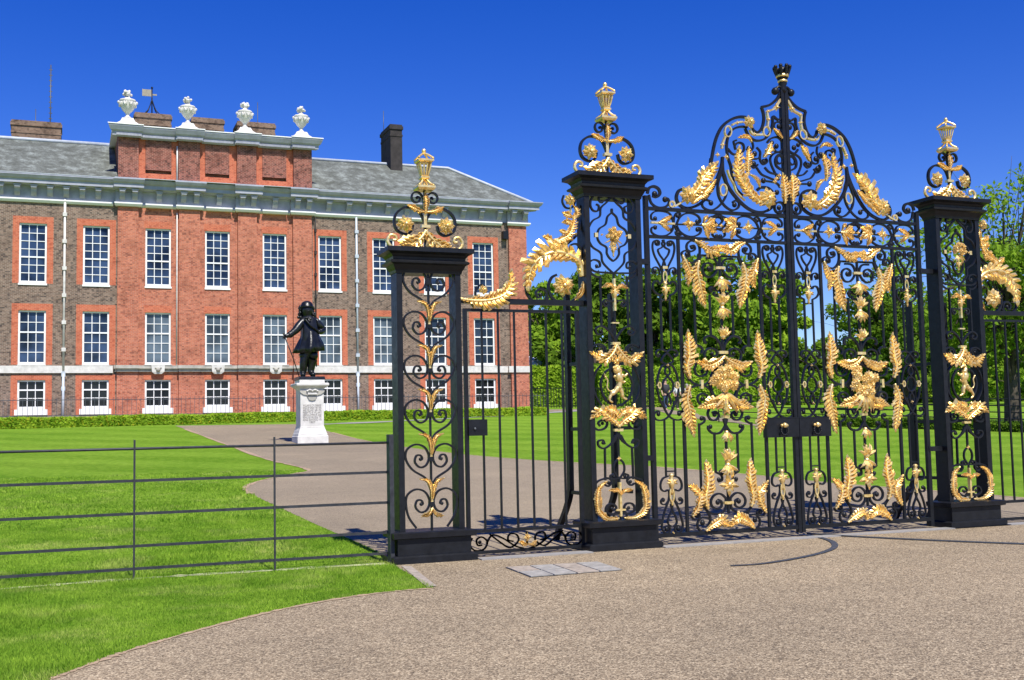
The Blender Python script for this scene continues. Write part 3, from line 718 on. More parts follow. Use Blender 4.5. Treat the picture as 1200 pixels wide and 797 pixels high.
tree('dark green round tree seen just right of the palace corner', 642, 84, 346, 3.6, 'leaf_mid', 1, 7000, .42)
tree('dark tree rising behind the left edge of the tall middle pier', 676, 92, 338, 3.8, 'leaf_dark', 2, 7000, .45)
tree('tall dark green tree seen through the tall middle pier', 720, 88, 326, 4.6, 'leaf_dark', 3, 8000, .45)
tree('dark bushy tree behind the outer narrow panel of the left gate leaf', 772, 84, 336, 3.3, 'leaf_dark', 4, 7000, .42)
tree('mid green tree with a gap of sky on its left, behind the left gate leaf', 815, 90, 352, 3.2, 'leaf_mid', 5, 6500, .42)
tree('tallest bright green tree behind the centre of the left gate leaf', 858, 80, 300, 4.6, 'leaf_mid', 6, 11000, .40)
tree('light green tree just left of the gap of sky', 908, 82, 330, 3.0, 'leaf_light', 7, 8000, .40)
tree('small pale green tree low in the gap of sky', 962, 96, 404, 2.6, 'leaf_mid', 8, 5000, .42)
tree('dark open-crowned tree behind the centre of the right gate leaf', 1030, 62, 318, 2.6, 'leaf_dark', 9, 9000, .22, sparse=True)
tree('dark green tree behind the right stile of the right gate leaf', 1062, 74, 350, 3.4, 'leaf_dark', 10, 6500, .36)
tree('dense dark tree seen through the right pier', 1120, 86, 366, 4.4, 'leaf_dark', 11, 7000, .42)
tree('dark tree at the right edge behind the bare-branched one', 1195, 84, 372, 4.6, 'leaf_dark', 12, 7000, .42)
tree('tall sparse tree with bare crooked branches above the right side panel', 1186, 44, 208, 4.9, 'leaf_mid', 13, 17000, .17, low=.14, sparse=True)
tree('low dark spreading tree behind the palace corner hedge', 700, 78, 384, 4.2, 'leaf_dark', 14, 6000, .4, low=.1)
tree('low dense bush-like tree under the tallest bright tree', 840, 76, 392, 4.6, 'leaf_mid', 15, 7000, .36, low=.05)
tree('low dense tree under the light green one', 900, 76, 396, 4.4, 'leaf_dark', 16, 7000, .36, low=.05)
tree('low dark shrubby tree shading the lawn at the right', 1050, 78, 402, 5.0, 'leaf_dark', 17, 7000, .36, low=.03)
tree('low shrubby tree with paler leaves near the right edge', 1150, 74, 412, 5.0, 'leaf_mid', 18, 7000, .34, low=.03)
tree('low dark shrubby tree below the gap of sky', 970, 80, 404, 4.6, 'leaf_dark', 19, 7000, .36, low=.03)
tree('low dark tree behind the hedge between the tall middle pier and the left gate leaf', 770, 82, 398, 4.6, 'leaf_dark', 20, 6000, .4, low=.03)
def H_(pa, pb, da, db, py, mat, n, lab, sz=.24, dp=2.0, nm='clipped_hedge'):
    A_, B_ = atd(pa, da), atd(pb, db); h = (zat(pa, py, A_)-A_.z+zat(pb, py, B_)-B_.z)/2
    hedge(nm, A_, B_, h, dp, mat, n, sz, lab, 'hedge')
H_(617, 700, 72, 72, 433, 'leaf_light', 9000, 'tall clipped bright green hedge beside the palace corner')
H_(702, 905, 70, 70, 431, 'leaf_light', 16000, 'tall clipped bright green hedge behind the three visitors')
H_(908, 1050, 74, 78, 437, 'leaf_mid', 10000, 'looser green hedge beyond the footpath behind the right gate leaf')
H_(1052, 1230, 80, 84, 446, 'leaf_dark', 9000, 'dark shaded hedge at the far right edge of the lawn')
# marquee roof beyond the palace corner
P = atd(628, 80); zt_ = zat(620, 417, P)
t = thing('marquee', 'pale domed marquee roof showing over the hedge beside the palace corner', 'marquee', P)
mb = MB(); mb.lathe(P.x-.9, P.y, [(P.z, 2.3), (zt_-1.1, 2.3), (zt_-.55, 1.9), (zt_-.15, 1.0), (zt_, .15)], 20); mb.build('roof', 'canvas', t)
# far railing
def bars_rail(name, pa, pb, da, db, h, step, lab, pos_every=None, rails=(.95, .1), r=.012, cat='railing'):
    A_, B_ = atd(pa, da), atd(pb, db); L = B_-A_; n = int(L.length/step); t = thing(name, lab, cat, (A_+B_)/2)
    for q in rails: mb = MB(); mb.tube([tuple(A_+Vector((0, 0, h*q))), tuple(B_+Vector((0, 0, h*q)))], r*1.2, 4, False); mb.build('rail', 'iron', t)
    if n <= 90:
        for i in range(n+1): p = A_+L*(i/n); mb = MB(); mb.box(p.x-r, p.x+r, p.y-r, p.y+r, p.z, p.z+h); mb.build('post', 'iron', t)
    else:
        mb = MB()
        for i in range(n+1): p = A_+L*(i/n); mb.box(p.x-r, p.x+r, p.y-r, p.y+r, p.z, p.z+h)
        mb.build('bars', 'iron', t)
bars_rail('garden_railing', 618, 762, 68, 68, 1.25, .16, 'dark upright-barred garden railing below the clipped hedge', r=.014)
bars_rail('estate_fence', 842, 1240, 47, 37.5, 1.12, 1.9, 'black five-rail park fence crossing the far lawn behind the gates', rails=(1, .8, .6, .4, .2), r=.016, cat='fence')
A_, B_ = atd(915, 45.2), atd(1240, 37.9); hedge('rough_grass_bank', A_, B_, .30, .8, 'leaf_dark', 9000, .16, 'low dark leafy strip standing in for shade along the foot of the park fence', 'shade strip')  # dark foliage strip stands in for shade; its name also seeds the leaf scatter
# ------------------------------------------------------------------ wrought iron kit (gate planes are parallel to the palace front)
def spiral(pts, R, sgn, turns, shrink=.22):
    """continue a polyline (XZ) into a scroll: start radius R, sgn +1 left / -1 right, given turns"""
    a, b_ = pts[-2], pts[-1]; ang = math.atan2(b_[1]-a[1], b_[0]-a[0]); x, z = b_; out = list(pts); th = 0; T = turns*2*PI; st_ = .3
    while th < T:
        r = R*(shrink**(th/T)); ang += sgn*st_; x += math.cos(ang)*r*st_; z += math.sin(ang)*r*st_; out.append((x, z)); th += st_
    return out
class Iron:
    """collects strokes given in photo crops, resolved onto the plane Y"""
    def __init__(s, Y): s.Y = Y; s.ir = []; s.balls = []; s.leaves = []; s.ros = []; s.gold = []; s.flw = []
    def mp(s, crop, p):
        ox, oy, sc = crop; q = onY(ox+p[0]/sc, oy+p[1]/sc, s.Y); return (q.x, q.z)
    def st(s, crop, pts, w_=.014, d=.026, n=6, sp0=None, sp1=None):
        P = crv([s.mp(crop, p) for p in pts], n) if len(pts) > 2 else [s.mp(crop, p) for p in pts]
        if sp1: P = spiral(P, *sp1)
        if sp0: P = spiral(P[::-1], *sp0)
        s.ir.append((P, w_, d))
    def ball(s, crop, p, r=.024): q = s.mp(crop, p); s.balls.append((q[0], q[1], r))
    def leaf(s, crop, pts, w_=.09, flip=False): s.leaves.append(([s.mp(crop, p) for p in pts], w_))
    def rosette(s, crop, p, r): q = s.mp(crop, p); s.ros.append((q[0], q[1], r))
    def ring(s, crop, c, rx, rz, gold=True, w_=.012):
        P = [s.mp(crop, (c[0]+rx*math.cos(2*PI*k/18), c[1]+rz*math.sin(2*PI*k/18))) for k in range(19)]
        (s.gold if gold else s.ir).append((P, w_, .03))
    def gbar(s, crop, pts, w_=.016): s.gold.append((crv([s.mp(crop, p) for p in pts], 5) if len(pts) > 2 else [s.mp(crop, p) for p in pts], w_, .034))
    def bell(s, crop, p, r, kind='bell'): q = s.mp(crop, p); s.flw.append((q[0], q[1], r, kind))
    def copy(s, fx):
        """transformed copy, fx maps X"""
        o = Iron(s.Y); f = lambda P: [(fx(a), b_) for a, b_ in P]
        o.ir = [(f(P), a, b_) for P, a, b_ in s.ir]; o.balls = [(fx(a), b_, r) for a, b_, r in s.balls]; o.leaves = [(f(P), a) for P, a in s.leaves]
        o.ros = [(fx(a), b_, r) for a, b_, r in s.ros]; o.gold = [(f(P), a, b_) for P, a, b_ in s.gold]; o.flw = [(fx(a), b_, r, k) for a, b_, r, k in s.flw]; return o
    def emit(s, parent, nm='scrollwork'):
        Y = s.Y
        mb = MB()
        for i, (P, a, d) in enumerate(s.ir): mb.ribbon(P, a*1.22, d+.0009*(i % 9), Y)
        for x, z, r in s.balls: mb.ball((x, Y, z), r*1.08, 8, ry=r*.8)
        mb.build(nm, 'iron', parent)
        if s.gold:
            for i, (P, a, d) in enumerate(s.gold): mb = MB(); mb.ribbon(P, a, d+.0007*(i % 7), Y-.004); mb.build('gilt_collar', 'gold', parent)
        for P, a in s.leaves: mb = MB(); acanthus(mb, P, a, Y-.02); mb.build('gilded_leaf', 'gold', parent)
        for x, z, r in s.ros: mb = MB(); rosette(mb, x, Y-.035, z, r); mb.build('rosette', 'gold', parent)
        for x, z, r, k in s.flw: mb = MB(); flower(mb, x, Y-.01, z, r, k); mb.build('gilded_flower', 'gold', parent)
lr = random.Random(5)
def leaflet(mb, p, d, L, w_, curl=.5, seg=4):
    """pointed pleated lobe from p along direction d (x,z), bulging towards the viewer"""
    d = Vector((d[0], 0, d[1])).normalized(); nrm = Vector((-d.z, 0, d.x)); vs = []; fs = []; p = Vector(p)
    bend = lr.uniform(-.25, .25)
    for i in range(seg+1):
        t = i/seg; c = p+d*(L*t)+nrm*(L*bend*t*t); y = -curl*L*math.sin(t*PI*.75)+(curl*L*.5*t*t); hw_ = w_*(.45+.9*t-1.35*t**2.2)*.5+.0006
        c = c+Vector((0, y, 0)); vs += [tuple(c-nrm*hw_+Vector((0, hw_*.7, 0))), tuple(c-Vector((0, hw_*.55, 0))), tuple(c+nrm*hw_+Vector((0, hw_*.7, 0))), tuple(c+Vector((0, hw_*.35+.003, 0)))]
    for i in range(seg):
        for k in range(4): a = 4*i+k; b_ = 4*i+(k+1) % 4; fs.append((a, a+4, b_+4, b_))
    fs.append((0, 1, 2, 3)); q = 4*seg; fs.append((q+3, q+2, q+1, q)); mb.add(vs, fs, False)
def acanthus(mb, pts, w_, Y, relief=.5):
    P = crv(pts, 10); n = len(P); L = [0]
    for i in range(1, n): L.append(L[-1]+math.hypot(P[i][0]-P[i-1][0], P[i][1]-P[i-1][1]))
    T = L[-1]; mb.tube([(a, Y-.012-.02*math.sin(PI*L[i]/T), b_) for i, (a, b_) in enumerate(P)], [max(.004, w_*.13*(1-.75*L[i]/T)) for i in range(n)], 6)
    def at(u):
        s_ = min(T*.9999, max(0, u*T)); i = 0
        while i < n-2 and L[i+1] < s_: i += 1
        a, b_ = P[i], P[i+1]; tx, tz = b_[0]-a[0], b_[1]-a[1]; l = math.hypot(tx, tz) or 1; f = (s_-L[i])/l
        return a[0]+(b_[0]-a[0])*f, a[1]+(b_[1]-a[1])*f, tx/l, tz/l
    m_ = max(5, int(round(T/(w_*.30)))); W_ = lambda u: w_*.60*(.16+.94*math.sin(PI*min(.97, .06+u*.86))**.9)*(1-.25*max(0, u-.7)/.3)
    for sg in (-1, 1):
        tipj = [lr.uniform(.72, 1.22) for _ in range(m_+1)]; slim = .80 if sg > 0 else 1.08
        for k in range(m_):
            u0, u1, um = k/m_, (k+1)/m_, (k+.5)/m_; y = Y-.008-.022*math.sin(PI*um)
            def pt(u, off, fwd, dy): x, z, tx, tz = at(u); return (x-tz*sg*off+tx*fwd, Y-.008-.022*math.sin(PI*u)+dy, z+tx*sg*off+tz*fwd)
            w0, w1, wm = W_(u0)*slim, W_(u1)*slim, W_(um)*tipj[k]*slim; f_ = w_*.16+wm*.38
            S0, S1, C, V0, V1 = pt(u0, .003, 0, 0), pt(u1, .003, 0, 0), pt(um, .004, 0, -.004), pt(u0, w0*.36, f_*.3, .018), pt(u1, w1*.36, f_*.3, .018)
            Rm = pt(um, wm*.55, f_*.5, -.014-.10*w_); T1 = pt(um, wm*.97, f_*.72, .002); T2 = pt(um, wm*.86, f_*1.25, -.02*w_)
            bk = lambda p_: (p_[0], p_[1]+.008, p_[2])
            vs = [S0, C, S1, V0, V1, Rm, T1, T2]; fs = [(0, 1, 5, 3), (3, 5, 6), (1, 2, 4, 5), (5, 4, 7), (6, 5, 7)]
            if sg < 0: fs = [tuple(reversed(q)) for q in fs]
            mb.add(vs+[bk(p_) for p_ in vs], fs+[tuple(reversed([a+8 for a in q])) for q in fs]+[(3, 6, 14, 11), (6, 7, 15, 14), (7, 4, 12, 15)])
            if k % 2 == 0 and w_ > .16:
                x, z, tx, tz = at(um); ang = math.atan2(tz, tx)+sg*.75; leaflet(mb, (x, y-.012, z), (math.cos(ang), math.sin(ang)), wm*.62, wm*.34, relief*.6)
    a, b_ = P[-2], P[-1]; leaflet(mb, (b_[0], Y-.012, b_[1]), (b_[0]-a[0], b_[1]-a[1]), w_*.45, w_*.4, relief*.5)
def rosette(mb, x, Y, z, r):
    for ring_, (n, L, w_, c, dy) in enumerate(((8, 1.0, 1.0, .2, 0), (8, .78, .8, .35, .014), (6, .5, .55, .5, .028))):
        for k in range(n):
            a = 2*PI*(k+.5*ring_)/n+lr.uniform(-.1, .1); leaflet(mb, (x+.1*r*math.cos(a), Y-dy, z+.1*r*math.sin(a)), (math.cos(a), math.sin(a)), r*L*.92, r*w_, c)
    mb.ball((x, Y-.045, z), r*.2, 7)
def flower(mb, x, Y, z, r, kind):
    if kind in ('bell', 'cup'):
        sg = -1 if kind == 'bell' else 1
        for k in range(6):
            a = (k-2.5)/2.5*.95; leaflet(mb, (x, Y-.01*(k % 2), z), (math.sin(a), sg*math.cos(a)), r*1.25*(1-.1*abs(a)), r*.6, .4)
        mb.ball((x, Y, z), r*.3, 7); mb.ball((x, Y, z+sg*r*.9), r*.16, 6)
    elif kind == 'star':
        for k in range(4): a = PI/2*k; leaflet(mb, (x, Y, z), (math.cos(a), math.sin(a)), r*1.1, r*.75, .3)
        for k in range(4): a = PI/2*k+PI/4; leaflet(mb, (x, Y, z), (math.cos(a), math.sin(a)), r*.75, r*.5, .5)
        mb.ball((x, Y-.02, z), r*.28, 7)
    elif kind == 'husk':
        mb.lathe(x, Y, [(z+r*a, r*b_) for a, b_ in ((-1.6, .08), (-1.3, .2), (-.9, .14), (-.7, .3), (-.2, .42), (.3, .34), (.6, .2), (.8, .36), (1.0, .2))], 8)
        for a in (-1.9, -1.3, 1.3, 1.9): leaflet(mb, (x, Y-.01, z), (math.sin(a), math.cos(a)), r*.85, r*.45, .4)
    elif kind == 'cluster':
        for k in range(20):
            a = lr.random()*2*PI; q = r*math.sqrt(lr.random())*.72; rosette(mb, x+q*math.cos(a), Y-.01-.03*lr.random(), z+q*math.sin(a)*.92, r*.27)
        for k in range(7): a = -PI/2+(k-3)*.33; leaflet(mb, (x, Y, z-r*.5), (math.cos(a), math.sin(a)), r*1.15, r*.28, .3)
def finial(par, cx, cy, z0):
    """gilt lantern finial with rosette scrolls on the pier cap"""
    Hs = .995; k = .0078   # metres per crop pixel measured from the middle pier
    def q(px, pz): return (cx+(px-308)*.00162, z0+(778-pz)*.00152)
    I = Iron(cy)
    for s in (-1, 1):
        f = lambda P: [(cx+(a-cx)*s, b_) for a, b_ in P]
        # big C scroll round the rosette
        c = q(452, 600)
        P = f(crv([q(308, 610), q(318, 560), q(350, 500), q(400, 478), q(455, 482), q(505, 525), q(520, 590), q(500, 645), q(445, 668), q(405, 645), q(392, 600)], 6)); I.ir.append((P, .02, .04))
        I.ros.append((f([q(450, 600)])[0]+(.10,)))
        P = f(crv([q(312, 470), q(322, 400), q(350, 365), q(385, 370), q(398, 405), q(380, 435), q(350, 432), q(342, 405), q(362, 395)], 6)); I.ir.append((P, .015, .034)); I.balls.append(f([q(362, 403)])[0]+(.016,))
        # gilt foot scroll: acanthus spreading out and curling up
        I.leaves.append((f([q(308, 640), q(350, 700), q(420, 755), q(490, 775)]), .17)); I.leaves.append((f([q(330, 745), q(400, 772), q(500, 778)]), .10))
        mb = MB(); P = f(crv([q(480, 778), q(540, 765), q(568, 720), q(548, 680), q(512, 685), q(510, 712), q(532, 712)], 6)); mb.tube([(a, cy-.01, b_) for a, b_ in P], [.022*(1-.4*i/len(P)) for i in range(len(P))], 7); mb.build('gilt_volute', 'gold', par)
        I.leaves.append((f([q(310, 505), q(360, 500), q(425, 468)]), .062))
    I.leaves.append(([q(308, 520), q(308, 450), q(308, 372)], .062))
    I.gold.append(([q(308, 615), q(308, 500)], .034, .034)); I.gold.append(([q(280, 608), q(340, 608)], .03, .06)); I.ir.append(([q(308, 790), q(308, 350)], .022, .022))
    I.emit(par, 'finial_scrolls')
    # lantern
    Z = lambda pz: z0+(778-pz)*.00152
    mb = MB(); mb.frustum(cx, cy, [(Z(352), .082, .082), (Z(336), .098, .098), (Z(322), .098, .098), (Z(318), .08, .08)])
    for a in (-1, 1):
        for b_ in (-1, 1): mb.tube(crv([(cx+a*.085, cy+b_*.085, Z(318)), (cx+a*.05, cy+b_*.05, Z(300)), (cx+a*.02, cy+b_*.02, Z(270))], 4), .013, 6)
    mb.tube([(cx, cy, Z(330)), (cx, cy, Z(262))], .014, 6)
    mb.frustum(cx, cy, [(Z(270), .035, .035), (Z(262), .048, .048), (Z(250), .048, .048), (Z(244), .034, .034)])
    for a, b_ in ((-1, -1), (0, -1), (1, -1), (-1, 0), (1, 0), (-1, 1), (0, 1), (1, 1)):
        for e_ in ((0, 0),) if a and b_ else ((-.33, 0), (.33, 0)):
            ex = (e_[0] if b_ else 0); ey = (e_[0] if not b_ else 0)
            mb.tube(crv([(cx+(a+ex)*.032, cy+(b_+ey)*.032, Z(246)), (cx+(a+ex)*.048, cy+(b_+ey)*.048, Z(205)), (cx+(a+ex)*.064, cy+(b_+ey)*.064, Z(150))], 4), .0085, 5)
    mb.frustum(cx, cy, [(Z(150), .07, .07), (Z(142), .088, .088), (Z(130), .088, .088), (Z(126), .07, .07)])
    for a in (-1, 1):
        for b_ in (-1, 1): mb.tube(crv([(cx+a*.085, cy+b_*.085, Z(124)), (cx+a*.045, cy+b_*.045, Z(98)), (cx, cy, Z(76))], 4), .012, 6)
    mb.ball((cx, cy, Z(62)), .026, 8); mb.build('lantern', 'gold', par)

# ------------------------------------------------------------------ piers
SY0, SY1 = 11.445, 11.665; PC = (SY0+SY1)/2
def pier(cx, hcap, label, wide=.48):
    t = thing('gate_pier', label, 'gate pier', (cx, PC, 0), 'gate piers'); CW = wide; SW = .357
    mb = MB(); mb.frustum(cx, PC, [(-.03, .455, .225), (.068, .455, .225), (.082, .425, .205)]); mb.build('base', 'iron', t)
    mb = MB(); mb.frustum(cx, PC, [(.0825, .40, .18), (.252, .40, .18)]); mb.frustum(cx, PC, [(.2525, .41, .19), (.262, .448, .222), (.315, .452, .226), (.326, .42, .2)]); mb.build('plinth', 'iron', t)
    z0, z1 = .3265, hcap-.265
    for s in (-1, 1):
        mb = MB(); a, b_ = sorted((cx+s*SW, cx+s*(SW-.062))); mb.box(a, b_, SY0, SY1, z0, z1); mb.build('side_panel', 'iron', t)
    mb = MB(); mb.frustum(cx, PC, [(z1-.001, .365, .12), (z1+.03, .372, .125), (z1+.05, .385, .135), (z1+.085, .40, .155), (z1+.10, .435, .185), (z1+.118, .44, .188), (z1+.13, .425, .172), (z1+.14, .40, .15), (z1+.165, .405, .152), (z1+.195, .43, .175), (z1+.213, CW-.012, .215), (z1+.216, CW, .227), (z1+.262, CW, .227), (hcap, CW-.004, .224)]); mb.build('cap', 'iron', t)
    ft = bpy.data.objects.new('finial', None); COL.objects.link(ft); ft.parent = t; ft.location = (0, 0, hcap); ft.empty_display_size = .1
    finial(ft, cx, PC, hcap)
    return t
p1 = pier(3.61, 3.30, 'shorter black iron pier at the left end, filled with heart scrolls under a gilt lantern')
p2 = pier(5.822, 4.245, 'tall black iron pier left of the great gates with a gilt lion panel')
p3 = pier(10.845, 4.245, 'tall black iron pier right of the great gates with a gilt prancing beast panel')
# heart scroll infill of the first pier
cx = 3.61; PG = SY0+.03; I = Iron(PG); zs = [.60+.468*k for k in range(6)]
for z in zs:
    for s in (-1, 1):
        pts = [(0, -.30), (.06, -.20), (.20, -.11), (.272, 0), (.262, .10), (.17, .155), (.07, .125), (.022, .03), (.05, -.06), (.12, -.085), (.175, -.03), (.16, .035), (.115, .04), (.095, .005), (.12, -.012)]
        if z == zs[0]: pts = [(.17, -.245), (.25, -.13), (.278, 0)]+pts[4:]
        P = crv([(cx+s*a, z+b_) for a, b_ in pts], 5); I.ir.append((P, .016, .028)); I.balls.append((cx+s*.116, z, .017))
        top_ = z == zs[-1]
        if not top_:
            I.leaves.append(([(cx+s*.008, z+.05), (cx+s*.018, z+.15), (cx+s*.05, z+.235), (cx+s*.125, z+.262)], .042))
    I.ir.append(([(cx-.03, z), (cx+.03, z)], .04, .045))
    if z != zs[-1]: I.gold.append(([(cx, z+.02), (cx, z+.15)], .026, .04))
I.leaves.append(([(cx, .56), (cx+.04, .50), (cx+.11, .475)], .045)); I.leaves.append(([(cx, .56), (cx-.04, .50), (cx-.11, .475)], .045))
I.ir.append(([(cx, .327), (cx, 3.03)], .019, .019)); I.emit(p1, 'heart_scrolls')
# infill of the tall piers
Q1 = (675, 210, 7.245); Q2 = (680, 310, 6.64); Q3 = (680, 420, 7.975); Q4 = (680, 510, 7.245)
cx = 5.822; I = Iron(PG)
Xc = lambda crop, x, y: onY(crop[0]+x/crop[2], crop[1]+y/crop[2], PG)
def L2(crop, pts, x0):   # left-right symmetric drawing: pts are (pixels right of axis x0, pixel y)
    out = []
    for a, b_ in pts: q = Xc(crop, x0, b_); out.append((a/crop[2]*(PC*.01)/11.345*.1*0 + a*MPP/crop[2], q.z))
    return out
MPP = .0118
def sym(crop, x0, pts, w_=.015, gold=False, leaf=None, n=5, ball=None):
    P0 = L2(crop, pts, x0)
    for s in (-1, 1):
        P = [(cx+s*a, b_) for a, b_ in P0]
        if leaf: I.leaves.append((P, leaf)); continue
        P = crv(P, n) if len(P) > 2 else P
        (I.gold if gold else I.ir).append((P, w_, .026))
    if ball:
        B0 = L2(crop, [ball], x0)[0]
        for s in (-1, 1): I.balls.append((cx+s*B0[0], B0[1], .02))
sym(Q1, 280, [(0, 150), (40, 200), (85, 250), (95, 320), (150, 360), (185, 430), (190, 500), (160, 580), (95, 630), (85, 700), (50, 750), (0, 800)])
sym(Q1, 278, [(0, 250), (0, 280), (35, 320), (52, 385), (105, 430), (118, 500), (95, 550), (50, 580), (48, 630), (28, 670), (0, 695)])
sym(Q1, 280, [(0, 160), (-40+80, 140), (90, 130), (150, 165), (165, 230), (145, 275), (110, 275), (100, 235), (120, 220)], ball=(75, 195))
sym(Q1, 280, [(10, 160), (60, 190), (85, 200), (100, 170), (70, 155)])
sym(Q1, 290, [(0, 800), (60, 795), (140, 790), (180, 760), (185, 715), (150, 690), (110, 705), (105, 745), (135, 755)], ball=(130, 742))
sym(Q2, 240, [(90, 95), (120, 100), (160, 70), (168, 30)])
for s in (-1, 1): I.ros.append((cx+s*.155, Xc(Q1, 280, 480).z, .012))
I.gold.append(([(cx-.19, Xc(Q1, 280, 480).z), (cx-.23, Xc(Q1, 280, 480).z)], .05, .03)); I.gold.append(([(cx+.19, Xc(Q1, 280, 480).z), (cx+.23, Xc(Q1, 280, 480).z)], .05, .03))
sym(Q2, 240, [(96, 95), (96, 480)], .015); I.ir.append(([(cx, Xc(Q2, 240, 70).z), (cx, Xc(Q2, 240, 600).z)], .016, .02))
I.gold.append(([(cx, Xc(Q2, 240, 110).z), (cx, Xc(Q2, 240, 360).z)], .024, .04)); I.flw.append((cx, Xc(Q2, 240, 215).z, .085, 'husk'))
sym(Q2, 240, [(6, 200), (40, 165), (85, 180)], leaf=.05); sym(Q2, 240, [(0, 290), (35, 280), (65, 275), (80, 300), (62, 325), (45, 305)], ball=(58, 300))
sym(Q2, 250, [(0, 610), (15, 560), (60, 500), (105, 480), (140, 510), (125, 545), (95, 535), (100, 510)], ball=(105, 520))
I.gold.append(([(cx-.045, Xc(Q2, 250, 455).z), (cx+.045, Xc(Q2, 250, 455).z)], .016, .035)); I.gold.append(([(cx-.05, Xc(Q2, 250, 615).z), (cx+.05, Xc(Q2, 250, 615).z)], .03, .045))
sym(Q2, 255, [(65, 700), (80, 640), (120, 622), (170, 650), (175, 700)], ball=(115, 665)); sym(Q2, 255, [(150, 690), (120, 700), (90, 680), (95, 645), (125, 640)])
sym(Q2, 255, [(0, 625), (30, 690), (90, 745), (170, 700)], leaf=.13)
I.flw.append((cx, Xc(Q2, 255, 750).z, .07, 'star'))
sym(Q3, 320, [(0, 95), (75, 110), (125, 190), (135, 270), (110, 360), (55, 425), (0, 445)], .017); sym(Q3, 330, [(125, 60), (175, 130), (198, 230), (185, 340), (130, 440)], .014)
for s in (-1, 1): I.balls.append((cx+s*.05, Xc(Q3, 320, 118).z, .02))
sym(Q3, 330, [(0, 640), (40, 590), (100, 540), (150, 490), (215, 540)], leaf=.13); sym(Q3, 330, [(0, 560), (40, 500), (110, 470)], leaf=.09)
sym(Q3, 330, [(215, 560), (215, 620), (170, 665), (110, 650), (90, 600), (130, 575), (165, 600), (150, 630)], .018, ball=(130, 605))
I.gold.append(([(cx-.055, Xc(Q3, 330, 670).z), (cx+.055, Xc(Q3, 330, 670).z)], .03, .045))
sym(Q3, 330, [(5, 690), (25, 760), (60, 797)], .016); sym(Q4, 300, [(20, 0), (55, 70), (110, 110), (150, 90), (155, 50), (120, 40), (105, 75)], ball=(118, 62))
sym(Q4, 300, [(105, 110), (108, 380)], .014); I.ir.append(([(cx, Xc(Q3, 330, 690).z), (cx, Xc(Q4, 300, 200).z)], .016, .02)); I.ir.append(([(cx, Xc(Q4, 300, 360).z), (cx, .328)], .016, .02))
sym(Q4, 300, [(0, 200), (35, 240), (38, 310), (0, 370)], .014); sym(Q4, 300, [(0, 365), (50, 370), (70, 345), (40, 330)], ball=(42, 350)); I.flw.append((cx, Xc(Q4, 300, 200).z, .03, 'star'))
sym(Q4, 312, [(60, 365), (130, 370), (180, 400), (195, 470)], ball=(85, 400)); sym(Q4, 312, [(130, 370), (90, 360), (60, 390), (85, 430), (115, 415)])
sym(Q4, 312, [(20, 705), (110, 705), (175, 640), (185, 540), (165, 440), (120, 400)], leaf=.085)
I.gold.append(([(cx, Xc(Q4, 312, 690).z), (cx, Xc(Q4, 312, 400).z)], .026, .04)); I.gold.append(([(cx-.06, Xc(Q4, 312, 635).z), (cx+.06, Xc(Q4, 312, 635).z)], .02, .04)); sym(Q4, 312, [(0, 510), (30, 470), (85, 465)], leaf=.045)
sym(Q4, 312, [(0, 660), (60, 670), (110, 640), (95, 590), (50, 585), (30, 620), (60, 635)], .017, ball=(65, 622)); sym(Q4, 312, [(10, 640), (40, 660), (50, 690), (20, 705)], .014)
# copper the flower bouquet in the quatrefoil
zq = Xc(Q1, 280, 480).z
I.flw.append((cx, zq+.03, .12, 'cluster')); I.flw.append((cx, Xc(Q1, 285, 590).z, .06, 'husk'))
tall = I; tall.emit(p2, 'panel_scrolls'); tall.copy(lambda x: x+(10.845-5.822)).emit(p3, 'panel_scrolls')
def beast(par, cx, lion=True, fl=1):
    """small gilded rampant animal standing in the oval"""
    zb = Xc(Q3, 320, 425).z; k = .00137; q = lambda a, b_: (cx+fl*(a-315)*k*1.15, PG-.03, zb+(425-b_)*k); mb = MB()
    T = lambda P, r: mb.tube(crv([q(*p) for p in P], 4), [r[min(len(r)-1, int(i/4*(len(r)-1)/(len(P)-1)+.0))]*.0014 for i in range(len(crv(P, 4)))], 8)
    T([(330, 150), (320, 190), (330, 240), (320, 300)], [26, 34, 24, 26])
    T([(315, 290), (290, 325), (260, 350), (245, 390), (270, 415)], [22, 20, 13, 9, 8]); T([(325, 290), (345, 330), (350, 370), (385, 390)], [20, 17, 10, 8])
    T([(345, 190), (375, 195), (395, 175)], [14, 10, 8]); T([(340, 225), (360, 250), (375, 240)], [13, 9, 8]); T([(300, 190), (285, 205)], [10, 8])
    T([(295, 305), (250, 320), (228, 285), (235, 235), (215, 200)], [5, 5, 5, 6, 9])
    if lion:
        T([(305, 110), (310, 140), (318, 165)], [26, 32, 26])
        for i in range(14): a = i*.45; leaflet(mb, tuple(Vector(q(310, 140))+Vector((0, -.02, 0))), (math.cos(a), math.sin(a)), .06, .03, .3)
        mb.ball(q(285, 128), .016, 6); leaflet(mb, q(215, 205), (-.3, 1), .05, .03, .3)
    else:
        T([(325, 170), (310, 130), (325, 100)], [20, 15, 12]); T([(325, 102), (350, 118), (358, 128)], [13, 9, 6]); T([(318, 95), (312, 75)], [4, 2])
        for i in range(6): leaflet(mb, q(300-i, 110+i*14), (-1, .2), .04, .02, .3)
        for i in range(5): a = .9+i*.22; leaflet(mb, q(350, 265), (math.cos(a), math.sin(a)), .12, .035, .3)
    mb.build('gilded_beast', 'gold', par)
beast(p2, 5.822, True); beast(p3, 10.845, False, -1)
